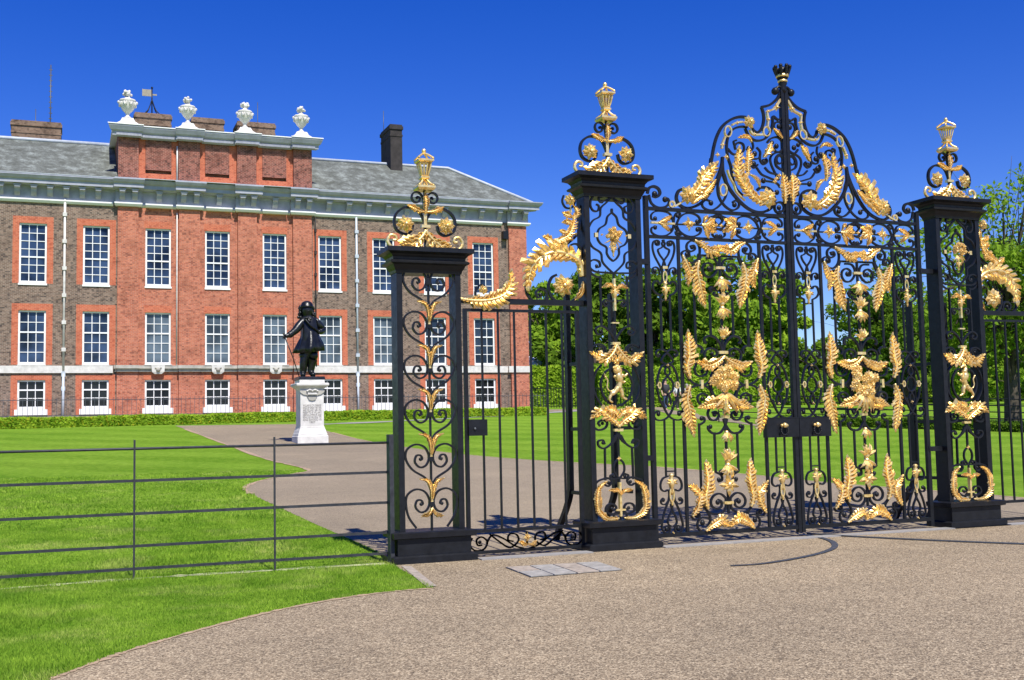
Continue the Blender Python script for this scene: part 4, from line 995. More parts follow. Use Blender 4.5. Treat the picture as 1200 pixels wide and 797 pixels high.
# back stays of the piers
def stay(x, h, par):
    mb = MB(); P = crv([(PC+1.0, .0), (PC+.86, .2), (PC+.66, .42), (PC+.54, .62), (PC+.52, .9), (PC+.50, h)], 6); n = len(P); vs = []; fs = []
    for i, (y, z) in enumerate(P):
        wz = .04; vs += [(x-.028, y-wz, z), (x+.028, y-wz, z), (x+.028, y+wz, z), (x-.028, y+wz, z)]
    for i in range(n-1):
        for k in range(4): a = 4*i+k; b_ = 4*i+(k+1) % 4; fs.append((a, b_, b_+4, a+4))
    fs.append((3, 2, 1, 0)); fs.append((4*n-4, 4*n-3, 4*n-2, 4*n-1)); mb.add(vs, fs)
    for z in (.62, 1.35, 2.1): 
        if z < h: mb.box(x-.015, x+.015, SY1-.01, PC+.53, z-.02, z+.02)
    mb.build('back_stay', 'iron', par)
for p, c, h in ((p2, 5.822, 2.95), (p3, 10.845, 2.95)):
    stay(c-.33, h, p); stay(c+.25, h, p)

# ------------------------------------------------------------------ the great gate leaves
CA = (830, 90, 7.245); CB = (750, 180, 7.245); CC = (830, 180, 7.245); CD = (750, 270, 7.245); CE = (840, 270, 7.245); CF = (750, 370, 7.245); CG = (840, 370, 7.245); CH = (750, 470, 7.245); CI = (840, 470, 7.245); CJ = (760, 550, 8.86); CK = (840, 550, 8.86)
XC = 8.295; YG2 = GP; XO = 6.285
leafmid = (XO+XC)/2
def build_half():
    """one half of the field below the rails: narrow panel + half of the wide panel (mirrored about leafmid)"""
    I = Iron(YG2)
    # --- narrow panel, traced on its left side and mirrored about its own axis
    xa = (XO+.05+onY(800, 450, YG2).x)/2
    J = Iron(YG2)
    J.st(CD, [(215,300),(200,255),(165,205),(152,165),(178,150),(192,135),(186,110),(205,82)], .013)
    J.st(CD, [(190,370),(172,310),(125,220),(106,150),(112,100),(138,85),(162,98),(158,125),(140,125)], .013); J.ball(CD, (138,110), .026)
    J.st(CD, [(187,300),(190,370),(190,425),(168,455),(150,432),(118,440),(108,490),(133,530),(172,552)], .014)
    J.st(CD, [(168,380),(158,330),(130,312),(108,325),(106,360),(128,368)], .012); J.ball(CD, (126,345), .024)
    J.st(CF, [(160,350),(138,330),(145,300),(170,288),(205,293),(235,320),(265,355),(278,390),(240,412)], .013); J.ball(CF, (163,335), .02)
    J.st(CF, [(240,412),(185,430),(152,520),(148,620),(170,720),(215,790)], .014)
    J.st(CF, [(240,420),(216,450),(214,490),(240,518)], .012); J.st(CF, [(240,518),(205,545),(190,600),(208,645),(248,668)], .013); J.st(CF, [(248,668),(224,700),(224,745),(250,770)], .012)
    J.st(CH, [(190,0),(205,60),(240,120),(275,150),(320,162),(358,150),(370,115),(345,85),(320,95)], .014); J.ball(CH, (332,108), .026)
    J.st(CJ, [(205,72),(150,95),(125,150),(130,205),(165,230),(200,215),(215,250),(205,330),(172,420),(148,520),(140,600),(165,655),(205,660),(225,620),(200,590),(170,600)], .014); J.ball(CJ, (188,620), .028)
    J.st(CJ, [(252,360),(238,430),(208,500),(202,560),(235,595)], .012); J.st(CJ, [(200,335),(175,365),(140,362),(128,330),(150,300)], .012); J.ball(CJ, (152,318), .024)
    for s in (0, 1):
        for src, dst in ((J.ir, I.ir),):
            for P, a, d in src: dst.append((P if not s else [(2*xa-x, z) for x, z in P], a, d))
        I.balls += [(x if not s else 2*xa-x, z, r) for x, z, r in J.balls]
    zc = lambda crop, y: onY(crop[0]+210/crop[2], crop[1]+y/crop[2], YG2).z
    dx = xa-onY(CF[0]+190/CF[2], CF[1]+200/CF[2], YG2).x; db = .062
    for s in (-1, 1):
        I.ir.append(([(xa+s*db, zc(CD, 552)), (xa+s*db, zc(CF, 290))], .016, .02)); I.ir.append(([(xa+s*db, zc(CH, 160)), (xa+s*db, zc(CJ, 75))], .016, .02))
    I.ir.append(([(xa-db, zc(CD, 590)), (xa+db, zc(CD, 590))], .012, .02)); I.ir.append(([(xa-db, zc(CH, 598)), (xa+db, zc(CH, 598))], .012, .02))
    z = zc(CD, 395); I.gold.append(([(xa+.024*math.cos(a*PI/8), z+.065*math.sin(a*PI/8)) for a in range(17)], .012, .03)); I.gold.append(([(xa-.032, zc(CD, 318)), (xa+.032, zc(CD, 318))], .03, .05))
    I.flw.append((xa, zc(CD, 500), .085, 'husk')); I.flw.append((xa, zc(CJ, 130), .095, 'husk'))
    z = zc(CJ, 265); I.gold.append(([(xa+.026*math.cos(a*PI/8), z+.08*math.sin(a*PI/8)) for a in range(17)], .014, .03)); I.gold.append(([(xa, zc(CJ, 340)), (xa, zc(CJ, 375))], .022, .035))
    for s in (-1, 1):
        z = zc(CF, 590); I.gold.append(([(xa+s*.118+.02*math.cos(a*PI/6), z+.036*math.sin(a*PI/6)) for a in range(13)], .012, .03)); I.gold.append(([(xa+s*.14, z), (xa+s*.155, z)], .012, .03))
    I.flw.append((xa, zc(CF, 420), .022, 'star')); I.flw.append((xa, zc(CF, 760), .022, 'star')); I.flw.append((xa, zc(CJ, 665), .024, 'star'))
    # --- wide panel, left half
    I.st(CD, [(395,265),(450,275),(495,235),(507,170),(490,110),(440,88),(400,115),(398,160),(430,180),(465,160),(455,130),(425,135)], .017); I.ball(CD, (440,145), .024)
    I.st(CD, [(360,225),(355,190),(385,172),(415,190),(415,222),(385,228)], .015); I.ball(CD, (397,205), .028)
    I.leaf(CD, [(455,88),(520,125),(590,175),(690,150)], .115)
    I.st(CD, [(510,212),(690,220)], .018); I.st(CD, [(515,215),(500,260),(478,300),(460,290)], .016)
    I.st(CD, [(560,235),(625,243),(655,290),(650,345),(610,392),(560,390),(532,345),(538,300),(575,278),(612,300),(610,340),(582,340)], .018); I.ball(CD, (585,325), .03)
    I.gbar(CD, [(638,320),(700,320)], .03)
    I.leaf(CD, [(350,215),(385,300),(410,370),(400,450)], .115); I.leaf(CD, [(490,262),(472,350),(490,460),(535,620)], .15)
    xb1, xb2 = onY(CD[0]+455/7.245, CD[1]+400/7.245, YG2).x, onY(CD[0]+590/7.245, CD[1]+560/7.245, YG2).x
    def vb(x, ya, yb): I.ir.append(([(x, onY(ya[0][0]+60, ya[0][1]+ya[1]/ya[0][2], YG2).z), (x, onY(yb[0][0]+60, yb[0][1]+yb[1]/yb[0][2], YG2).z)], .018, .022))
    vb(xb1, (CD, 285), (CF, 250)); vb(xb2, (CD, 545), (CF, 165)); vb(xb1+.005, (CH, 190), (CJ, 360)); vb(xb2, (CH, 270), (CH, 615))
    I.ir.append(([(leafmid, onY(850, CD[1]+225/7.245, YG2).z), (leafmid, onY(850, CF[1]+400/7.245, YG2).z)], .02, .022)); I.ir.append(([(leafmid, onY(850, CH[1]+20/7.245, YG2).z), (leafmid, onY(850, CJ[1]+460/8.86, YG2).z)], .02, .022))
    I.st(CD, [(690,505),(650,510),(610,480),(590,500),(610,525)], .014); I.ball(CD, (608,495), .024); I.st(CD, [(700,540),(660,560),(625,545),(635,525)], .014); I.ball(CD, (645,550), .018)
    I.st(CF, [(705,400),(698,300),(665,215),(610,172),(560,180),(545,215),(560,235)], .02)
    I.st(CF, [(620,400),(570,390),(548,340),(560,295),(600,275),(645,295),(650,335),(615,345)], .016); I.ball(CF, (612,322), .024); I.gbar(CF, [(665,312),(715,312)], .034)
    I.leaf(CF, [(705,345),(650,395),(570,425),(490,400)], .12); I.leaf(CF, [(415,535),(388,440),(402,340),(400,160)], .15)
    I.st(CF, [(385,470),(410,530),(460,575),(520,592),(570,575),(605,530),(620,470)], .018); I.st(CF, [(420,625),(455,600),(520,590),(580,612),(612,670),(610,740)], .018); I.gbar(CF, [(522,545),(522,620)], .034)
    I.st(CF, [(485,395),(465,450),(480,500),(525,515),(565,490),(560,455),(530,450)], .016); I.ball(CF, (528,475), .024); I.st(CF, [(460,255),(500,255),(530,285),(522,320)], .018)
    I.st(CF, [(520,760),(490,720),(495,680),(535,660),(575,690),(560,730)], .016); I.ball(CF, (530,705), .024)
    I.st(CF, [(715,398),(650,440),(602,530),(600,620),(640,710),(690,770),(735,800)], .026, .03)
    I.leaf(CH, [(745,110),(705,45),(620,25),(510,55)], .125); I.leaf(CF, [(415,590),(385,700),(400,790),(440,990)], .15)
    I.gbar(CH, [(705,132),(752,132)], .036); I.st(CH, [(590,60),(575,110),(600,158),(645,160),(670,120),(640,90),(612,100)], .017); I.ball(CH, (632,112), .03)
    I.st(CH, [(738,150),(722,210),(680,268),(620,275),(580,240),(580,210)], .019); I.ball(CH, (598,218), .026); I.st(CH, [(510,200),(545,175),(545,145),(520,135)], .016); I.ball(CH, (522,148), .026)
    I.st(CH, [(645,605),(690,630),(695,670),(665,685)], .018); I.ball(CH, (668,668), .026); I.st(CH, [(750,610),(700,620),(680,600),(710,585),(750,600)], .02)
    I.st(CJ, [(800,345),(800,300),(745,255),(685,268),(648,325),(660,385),(710,410),(755,385),(755,335),(720,315)], .018); I.ball(CJ, (718,342), .03)
    I.st(CJ, [(560,340),(575,390),(625,445),(690,465),(760,450),(800,400),(803,345)], .018); I.gbar(CJ, [(780,347),(850,347)], .032); I.st(CJ, [(575,395),(625,460),(642,530),(610,590)], .017)
    I.st(CJ, [(640,520),(600,500),(545,505),(508,560),(520,620),(560,645)], .015); I.ball(CJ, (560,555), .032); I.ball(CJ, (498,480), .028); I.st(CJ, [(440,480),(470,520),(520,510),(530,470),(500,450)], .014)
    I.leaf(CJ, [(605,410),(578,300),(600,130),(585,-50)], .15); I.leaf(CJ, [(445,490),(500,380),(510,270),(425,180)], .12); I.leaf(CJ, [(585,640),(660,570),(750,525),(840,575)], .12)
    return I, xa
def build_upper():
    """traced crest and frieze of one leaf"""
    I = Iron(YG2+.001); b = .03
    # outer border of the crest
    I.st(CA, [(632,60),(612,130),(580,190),(520,240),(450,258)], .024, .03); I.st(CA, [(450,258),(466,310),(470,370),(452,440),(415,474),(378,450),(362,405)], .024, .03)
    I.st(CA, [(320,345),(260,342),(190,365),(120,420),(75,500),(48,590),(28,700),(12,800)], .026, .03); I.st(CB, [(600,40),(590,130),(560,230),(500,320),(440,380)], .02, .03)
    # inner border
    I.st(CA, [(632,345),(590,365),(548,338),(545,400),(520,480),(470,532),(400,542),(345,505),(312,440)], .02, .03); I.st(CA, [(330,430),(270,425),(205,450),(168,510),(155,590),(165,680),(190,760),(205,860),(235,950),(290,1010)], .02, .03)
    # ribs meeting in the pointed arch
    I.st(CB, [(700,30),(690,110),(655,210),(600,320),(530,410),(450,455),(380,462),(325,425),(308,370),(330,315),(380,300)], .026, .03)
    I.st(CC, [(118,60),(128,180),(175,290),(255,395),(345,472),(430,500),(510,480),(556,425),(552,350),(510,298),(450,288),(415,310)], .026, .03)
    I.st(CC, [(118,150),(85,240),(80,320),(100,390),(145,450),(200,482),(250,462),(262,420),(235,398),(205,415)], .018); I.ball(CC, (222,435), .032)
    I.st(CC, [(128,150),(155,240),(158,320),(135,390),(80,455),(20,482),(-40,460),(-52,420),(-20,395),(15,405)], .018); I.ball(CC, (22,420), .032)
    I.ring(CC, (125,310), 28, 48, True, .016); I.ring(CA, (165,465), 28, 46, True, .016); I.ring(CA, (492,465), 28, 40, True, .016)
    for P in ([(140,510),(118,570),(112,610)], [(200,410),(240,390),(290,385)], [(350,450),(380,490),(460,492)], [(500,425),(505,360),(500,300),(560,270),(600,200)]): I.gbar(CA, P, .022)
    for c, r in (((118,580),.035), ((75,665),.035), ((150,685),.04), ((505,365),.035), ((500,298),.03), ((575,262),.05), ((240,395),.03), ((390,490),.03)): q = I.mp(CA, c); I.flw.append((q[0], q[1], r, 'star'))
    q = I.mp(CA, (335,390)); I.ros.append((q[0], q[1], .085))
    I.gbar(CA, [(610,195),(580,240),(575,280)], .03); I.gbar(CC, [(160,140),(180,200),(215,260),(240,330),(310,400)], .016)
    # gilt leaves and rosettes
    I.leaf(CC, [(500,420),(400,400),(300,290),(240,160),(250,-20)], .17); I.leaf(CC, [(330,190),(320,100),(335,-30)], .10); I.leaf(CC, [(345,180),(400,220),(425,280)], .05); I.rosette(CC, (490,385), .135)
    I.leaf(CB, [(400,400),(480,300),(530,200),(620,110)], .2); I.leaf(CB, [(430,430),(540,330),(620,240)], .09); I.rosette(CB, (395,355), .12); I.gbar(CB, [(290,450),(430,370)], .02)
    I.leaf(CC, [(640,430),(635,330),(625,200)], .13); I.leaf(CA, [(460,690),(490,640),(520,580)], .09); I.leaf(CA, [(360,560),(320,520),(250,520)], .05); I.leaf(CA, [(620,530),(580,490),(550,450)], .05)
    for c in ((575,215), (600,190), (560,240)): q = I.mp(CC, c); I.flw.append((q[0], q[1], .035, 'star'))
    # loose scrolls inside
    I.st(CA, [(165,610),(205,655),(260,660),(300,625),(295,575),(255,560),(225,585),(232,620)], .018); I.ball(CA, (262,600), .02)
    I.st(CA, [(225,590),(215,550),(240,540)], .016)
    for c, r in (((345,610),.032), ((393,655),.034), ((385,740),.034), ((470,722),.034), ((540,560),.028), ((578,590),.032), ((600,422),.032)): I.ball(CA, c, r)
    I.st(CA, [(370,545),(380,600),(350,640),(325,610)], .015); I.st(CA, [(410,600),(440,640),(430,690),(385,695),(370,650)], .015); I.st(CA, [(370,700),(360,740),(390,775),(420,745)], .015)
    I.st(CA, [(440,650),(440,710),(470,745),(500,720),(485,695)], .015); I.st(CA, [(500,560),(530,525),(590,515),(630,560),(625,620),(580,640),(545,600)], .018)
    I.st(CA, [(632,680),(600,660),(570,700),(580,760),(640,800)], .018); I.st(CA, [(632,640),(575,645),(530,680),(535,750),(600,880)], .018); I.ring(CA, (605,705), 26, 34, False, .016)
    I.st(CA, [(632,560),(560,440),(570,390),(610,385)], .016)
    I.st(CC, [(410,120),(450,175),(500,200),(560,225)], .016); I.st(CC, [(478,118),(520,160),(590,180)], .016); I.st(CC, [(470,232),(520,238),(560,245)], .016); I.ball(CC, (468,230), .034); I.st(CC, [(610,290),(590,260),(560,245)], .014); I.ball(CC, (582,330), .032)
    I.st(CC, [(640,520),(580,500),(560,450),(590,415),(640,430),(645,480),(600,490)], .016); I.ball(CC, (600,460), .03); I.ring(CC, (602,458), 40, 46, False, .016)
    # stile head scrolls
    I.st(CB, [(62,340),(75,295),(115,280),(155,300),(168,340),(140,368),(105,358)], .026, .03); I.ball(CB, (124,345), .036); I.st(CB, [(75,350),(95,420),(150,458),(215,452),(245,420),(235,385),(200,385)], .02); I.ball(CB, (212,390), .034)
    I.ring(CB, (268,430), 20, 24, True, .018)
    # frieze, left half then mirrored
    F = Iron(YG2+.001)
    F.st(CB, [(140,560),(100,560),(95,520),(130,492),(190,490),(250,510),(275,560),(290,600),(310,650),(350,690),(310,690),(300,660)], .014); F.st(CB, [(140,620),(100,630),(100,670),(150,698),(220,695),(270,660),(285,600),(290,540),(310,505),(340,510),(330,540)], .014)
    F.ball(CB, (128,552), .026); F.ball(CB, (128,628), .026); F.ball(CB, (318,530), .024); F.ball(CB, (322,675), .024); F.ball(CB, (255,545), .022); F.ball(CB, (260,645), .022)
    F.gbar(CB, [(90,585),(290,598)], .022); F.leaf(CB, [(150,588),(200,565),(245,540)], .055); F.leaf(CB, [(150,590),(200,615),(235,655)], .055); F.st(CB, [(290,600),(690,615)], .014, .022)
    F.st(CB, [(310,600),(335,545),(380,512),(440,508),(495,535),(510,580),(480,600)], .016); F.st(CB, [(310,610),(335,660),(390,698),(450,705),(505,680),(515,640),(485,630)], .016); F.ball(CB, (485,580), .028); F.ball(CB, (488,645), .028)
    q = F.mp(CB, (410,600)); F.flw.append((q[0], q[1], .085, 'star'))
    F.leaf(CB, [(515,605),(560,600),(610,565)], .085); F.leaf(CB, [(515,610),(570,620),(625,660)], .085); F.leaf(CB, [(530,620),(550,660),(570,710)], .06); F.leaf(CB, [(530,595),(535,560),(560,535)], .045)
    F.st(CB, [(640,650),(690,640),(720,690),(690,715),(650,700)], .015); F.st(CB, [(630,560),(650,525),(690,530),(700,570),(670,610)], .015); F.ball(CB, (650,535), .024); F.ball(CB, (652,700), .024); q = F.mp(CB, (685,612)); F.flw.append((q[0], q[1], .03, 'star'))
    F.st(CB, [(690,530),(740,560),(720,610),(690,640)], .014)
    for G in (F, F.copy(lambda x: 2*leafmid-x)):
        I.ir += G.ir; I.balls += G.balls; I.leaves += G.leaves; I.gold += G.gold; I.flw += G.flw
    return I
half, xa = build_half(); upper = build_upper()
zr1 = onY(800, CB[1]+483/7.245, GP).z; zr2 = onY(800, CB[1]+718/7.245, GP).z; zrb = onY(820, CJ[1]+663/8.86, GP).z; zr3 = zrb+.035
xin = onY(800, 450, GP).x; ztop = onY(917, 106, GP).z; zst = onY(760, CB[1]+360/7.245, GP).z
zl0, zl1 = onY(913, 512.5, GP).z, onY(913, 490.5, GP).z
def gate_leaf(label, mir):
    fx = (lambda x: 2*XC-x) if mir else (lambda x: x)
    t = thing('gate_leaf', label, 'gate', (fx(leafmid), GP, 0), 'great gate leaves')
    fr = MB()
    def bar(x0, x1, z0, z1, d=.036, name='frame'):
        a, b_ = sorted((fx(x0), fx(x1))); m_ = MB(); m_.box(a, b_, GP-d/2, GP+d/2, z0, z1); return m_.build(name, 'iron', t)
    bar(XO, XO+.052, .02, zst, .05, 'stile'); bar(XC-.05, XC-.004, .05, ztop, .06, 'stile'); bar(xin-.017, xin+.017, zrb+.024, zr2-.018, .032, 'upright'); xi2 = 2*leafmid-xin; bar(xi2-.017, xi2+.017, zrb+.024, zr2-.018, .032, 'upright')
    bar(XO+.052, XC-.05, zr1-.02, zr1+.02, .04, 'rail'); bar(XO+.052, XC-.05, zr2-.018, zr2+.018, .04, 'rail'); bar(XO+.052, XC-.05, zrb-.024, zrb+.024, .046, 'bottom_rail')
    a = half.copy(fx); mirf = half.copy(lambda x: fx(2*leafmid-x)); mirf.Y = GP+.0016; mirf.ir = [q for q in mirf.ir if any(abs(p_[0]-fx(leafmid)) > .004 for p_ in q[0])]
    # the lock box takes the place of the inner narrow panel's middle bars
    a.emit(t, 'scrollwork'); mirf.emit(t, 'scrollwork'); u = upper.copy(fx); u.emit(t, 'crest_scrollwork')
    m_ = MB(); x0, x1 = sorted((fx(xi2-.02), fx(XC-.004))); m_.box(x0, x1, GP-.055, GP+.03, zl0, zl1); m_.box(x0-.006, x1+.006, GP-.058, GP+.03, zl1, zl1+.012); lb = m_.build('lock_box', 'iron', t)
    kx = fx(2*leafmid-xa+.01); kz = (zl0+zl1)/2; m_ = MB()
    for k in range(14): q = 2*PI*k/14; m_.tube([(kx+.052*math.cos(q), GP-.09, kz-.035+.052*math.sin(q)), (kx+.052*math.cos(q+.45), GP-.09, kz-.035+.052*math.sin(q+.45))], .012, 6)
    m_.build('ring_handle', 'iron', lb); m_ = MB(); m_.ball((kx, GP-.095, kz+.03), .032, 10); m_.ball((kx-.035, GP-.085, kz+.028), .02, 8); m_.ball((kx+.035, GP-.085, kz+.028), .02, 8); m_.build('door_knob', 'gold', lb)
    # centre flowers
    for (crop, y, r, k) in ((CD, 420, .13, 'bell'), (CD, 625, .12, 'cup'), (CD, 665, .12, 'bell'), (CF, 180, .11, 'cup'), (CF, 560, .25, 'cluster'), (CH, 270, .10, 'bell'), (CH, 505, .13, 'cup'), (CH, 545, .13, 'bell'), (CH, 710, .13, 'star')):
        if r: m_ = MB(); flower(m_, fx(leafmid), GP-.02, onY(850, crop[1]+y/crop[2], GP).z, r, k); m_.build('gilded_flower', 'gold', t)
    if mir:
        for z in (onY(1080, 318, GP).z, 1.0): m_ = MB(); m_.box(fx(XO)-.03, fx(XO)+.2, GP-.035, GP+.035, z-.03, z+.03); m_.build('hinge', 'iron', t)
    else:
        for z in (onY(760, 307, GP).z, 1.0): m_ = MB(); m_.box(6.17, XO+.02, GP-.035, GP+.035, z-.03, z+.03); m_.build('hinge', 'iron', t)
        # crowned head of the meeting stile
        z0 = ztop-.02; m_ = MB(); cx_ = XC
        m_.lathe(cx_, GP, [(z0-.02, .035), (z0+.03, .05), (z0+.06, .035), (z0+.10, .055), (z0+.15, .045), (z0+.2, .06)], 10)
        for s in (-1, 1): m_.ball((cx_+s*.115, GP, z0+.0), .05, 8); m_.tube(crv([(cx_, GP, z0+.05), (cx_+s*.06, GP, z0+.06), (cx_+s*.11, GP, z0+.02)], 4), .02, 6)
        for k in range(8):
            q = 2*PI*k/8; m_.tube(crv([(cx_+.04*math.cos(q), GP+.04*math.sin(q), z0+.15), (cx_+.075*math.cos(q), GP+.075*math.sin(q), z0+.23), (cx_+.10*math.cos(q), GP+.1*math.sin(q), z0+.30)], 3), .018, 6); m_.ball((cx_+.095*math.cos(q), GP+.095*math.sin(q), z0+.31), .028, 6)
        m_.ball((cx_, GP, z0+.27), .06, 8); cr = m_.build('crown', 'iron', t)
        m_ = MB(); m_.lathe(cx_, GP, [(z0+.12, .05), (z0+.125, .062), (z0+.145, .062), (z0+.15, .05)], 12); m_.lathe(cx_, GP, [(z0+.18, .06), (z0+.185, .08), (z0+.215, .08), (z0+.22, .06)], 12); m_.build('gilt_band', 'gold', cr)
    return t
gate_leaf('left leaf of the great scrolled gates, between the lion pier and the centre', False)
gate_leaf('right leaf of the great scrolled gates, between the centre and the right pier', True)

# ------------------------------------------------------------------ side gate and side panel
O1 = (540, 210, 4.19)
def over(par, fx, x0, x1):
    I = Iron(PC)
    I.leaf(O1, [(590,480),(575,410),(520,372),(440,362),(375,395),(340,440),(328,515)], .25); I.leaf(O1, [(600,500),(585,560),(560,590)], .06)
    I.leaf(O1, [(420,370),(470,310),(520,280),(545,230),(552,180)], .10); I.leaf(O1, [(455,315),(430,300),(405,285)], .07); I.leaf(O1, [(525,270),(500,265),(485,258)], .06); I.leaf(O1, [(545,230),(520,215),(500,215)], .07); I.leaf(O1, [(548,190),(515,180),(500,170)], .07); I.leaf(O1, [(552,200),(565,170),(555,140)], .06); I.leaf(O1, [(530,270),(530,290),(520,300)], .05)
    I.rosette(O1, (530,105), .075); I.rosette(O1, (497,525), .135); I.gbar(O1, [(540,165),(535,135)], .014)
    I.st(O1, [(585,130),(592,200),(572,270),(520,320),(480,345)], .018, .03); I.st(O1, [(505,80),(498,110),(515,140),(545,140),(560,110),(545,80)], .014)
    I.st(O1, [(600,380),(608,470),(590,550),(545,600),(490,608),(445,580),(430,530),(445,485),(470,470)], .022, .034); I.st(O1, [(318,520),(325,565),(355,598),(395,605),(420,585),(415,550),(390,538),(370,555),(375,580),(392,578)], .018, .03); I.ball(O1, (390,567), .024)
    I.st(O1, [(535,360),(540,325),(570,320),(590,350),(585,385),(560,375)], .016); I.ball(O1, (575,372), .026); I.st(O1, [(430,580),(420,600)], .016)
    I.leaf(O1, [(-10,588),(60,598),(140,594),(205,570),(238,520),(240,470)], .16); I.rosette(O1, (105,545), .055); I.st(O1, [(75,590),(72,550),(95,520),(120,530)], .016, .03)
    I.copy(fx).emit(par, 'overthrow_scrolls')
    a, b_ = sorted((fx(x0), fx(x1))); mb = MB(); mb.box(a, b_, PC-.03, PC+.03, 2.735, 2.795); mb.build('head_bar', 'iron', par)
ov = thing('overthrow', 'gilded leaf scroll overthrow on the bar above the side gate', 'overthrow', (4.7, PC, 2.73), 'leafy overthrows'); over(ov, lambda x: x, 3.972, 5.46)
ov2 = thing('overthrow', 'gilded leaf scroll overthrow on the bar right of the prancing beast pier', 'overthrow', (12, PC, 2.73), 'leafy overthrows'); MX = 5.822+10.845; over(ov2, lambda x: MX-x, 3.972, 5.46)
def side_gate(nm, label, fx, handle, cat):
    t = thing(nm, label, cat, (fx(4.7), PC, 0)); x0, x1 = 4.045, 5.385; zt_, zm, zb = 2.68, .275, .05
    def bar(a, b_, z0, z1, name='frame', d=.03): a, b_ = sorted((fx(a), fx(b_))); m_ = MB(); m_.box(a, b_, PC-d/2, PC+d/2, z0, z1); m_.build(name, 'iron', t)
    bar(x0-.02, x0+.02, .01, zt_, 'stile', .04); bar(x1-.02, x1+.02, .01, zt_, 'stile', .04); bar(x0+.02, x1-.02, zt_-.03, zt_, 'rail'); bar(x0+.02, x1-.02, zm-.015, zm+.02, 'rail'); bar(x0+.02, x1-.02, zb-.015, zb+.02, 'rail')
    for k in range(1, 7): x = x0+(x1-x0)*k/7; bar(x-.0105, x+.0105, zm+.02, zt_-.03, 'bar', .021)
    I = Iron(PC); xm = (x0+x1)/2
    for s in (-1, 1):
        f = lambda P: [(xm+s*a, .16+b_) for a, b_ in P]
        I.ir.append((f(crv([(.63, .05), (.66, -.02), (.60, -.085), (.50, -.075), (.46, 0), (.52, .055), (.58, .03), (.57, -.03), (.52, -.03)], 5)), .013, .025)); I.balls.append(f([(.545, 0)])[0]+(.02,))
        I.ir.append((f(crv([(.47, -.02), (.40, .07), (.28, .03), (.14, -.06), (.04, -.09)], 5)), .013, .025)); I.ir.append((f(crv([(.43, .08), (.3, -.02), (.2, -.075), (.1, -.01), (.12, .06), (.2, .07), (.22, .01), (.16, -.01)], 5)), .013, .025))
        I.leaves.append((f([(.0, -.05), (.05, -.045), (.09, -.02)]), .045))
    I.flw.append((xm, .19, .05, 'star')); I.gold.append(([(xm, .10), (xm, .25)], .016, .03)); I.emit(t, 'bottom_scrolls')
    if handle: m_ = MB(); m_.box(4.05, 4.265, PC-.05, PC+.03, 1.30, 1.475); lb = m_.build('lock_box', 'iron', t); m_ = MB(); m_.ball((4.12, PC-.055, 1.375), .016, 8); m_.build('keyhole', 'steel', lb)
    return t
side_gate('side_gate', 'plain barred black side gate with a square lock box between the two left piers', lambda x: x, True, 'side gate')
side_gate('railing_panel', 'plain barred black railing panel cut by the right edge of the picture', lambda x: MX-x, False, 'railing')

# ------------------------------------------------------------------ estate fence on the left
t = thing('lawn_fence', 'low black five-rail fence across the lawn left of the gates', 'fence', (1.5, PC, 0))
xe_, xw = 3.165, -2.6; 
for z in (1.25, .945, .628, .30+.02, .055+.05):
    mb = MB(); zz = z if z != .945 else .943
    mb.box(xw, xe_, PC-.006, PC+.006, zz-.0135, zz+.0135) if z < 1.2 else mb.tube([(xw, PC, zz), (xe_, PC, zz)], .013, 8); mb.build('rail', 'fence_iron', t)
for x, h in ((1.985, 1.335), (.645, 1.335), (-.72, 1.335), (-2.06, 1.335)):
    mb = MB(); mb.box(x-.009, x+.009, PC-.022, PC+.0, -.02, h); mb.build('post', 'fence_iron', t)
mb = MB(); mb.box(3.15, 3.195, PC-.12, PC-.005, -.02, 1.335); mb.box(3.14, 3.2, PC-.13, PC+.01, -.01, .03); mb.build('end_post', 'fence_iron', t)

# ------------------------------------------------------------------ statue and pedestal
PB = gnd(367, 519.5); S = PB.dot(_f)/FPX; s0 = PB.z-.02; k = 1/377*S/.02487*1.0
pd = thing('pedestal', 'white stone pedestal with a carved inscription standing on the drive', 'pedestal', (PB.x, PB.y+.45, PB.z)); c0, c1 = PB.x, PB.y+.45
ZZ = lambda y: PB.z+(740-y)*S/9.38; HW = lambda w_: w_*S/9.38/2*.93
mb = MB(); mb.frustum(c0, c1, [(s0, HW(365), HW(365)), (ZZ(662), HW(365), HW(365)), (ZZ(655), HW(345), HW(345)), (ZZ(640), HW(345), HW(345)), (ZZ(625), HW(330), HW(330)), (ZZ(600), HW(315), HW(315)), (ZZ(575), HW(292), HW(292)), (ZZ(560), HW(290), HW(290)), (ZZ(558), HW(278), HW(278)), (ZZ(150), HW(278), HW(278)), (ZZ(135), HW(300), HW(300)), (ZZ(118), HW(345), HW(345)), (ZZ(105), HW(385), HW(385)), (ZZ(85), HW(388), HW(388)), (ZZ(78), HW(370), HW(370)), (ZZ(76), HW(300), HW(300)), (ZZ(42), HW(300), HW(300))]); mb.build('block', 'stone_white', pd)
yf = c1-HW(278)
mb = MB(); P = [(c0+a*S/9.38, ZZ(b_)) for a, b_ in ((-138, 160), (138, 160), (132, 180), (95, 205), (60, 210), (48, 235), (35, 262), (0, 272), (-35, 262), (-48, 235), (-60, 210), (-95, 205), (-132, 180))]
n = len(P); mb.add([(a, yf-.035, b_) for a, b_ in P]+[(a, yf+.01, b_) for a, b_ in P], [tuple(range(n-1, -1, -1))]+[(i, (i+1) % n, n+(i+1) % n, n+i) for i in range(n)]); cr = mb.build('carved_shield', 'belt_stone', pd, recalc=True)
mb = MB()
for k_ in range(5): a = (k_-2)*.075; mb.ball((c0+a, yf-.06, ZZ(165)+.03*(k_ % 2)-.0), .032, 7)
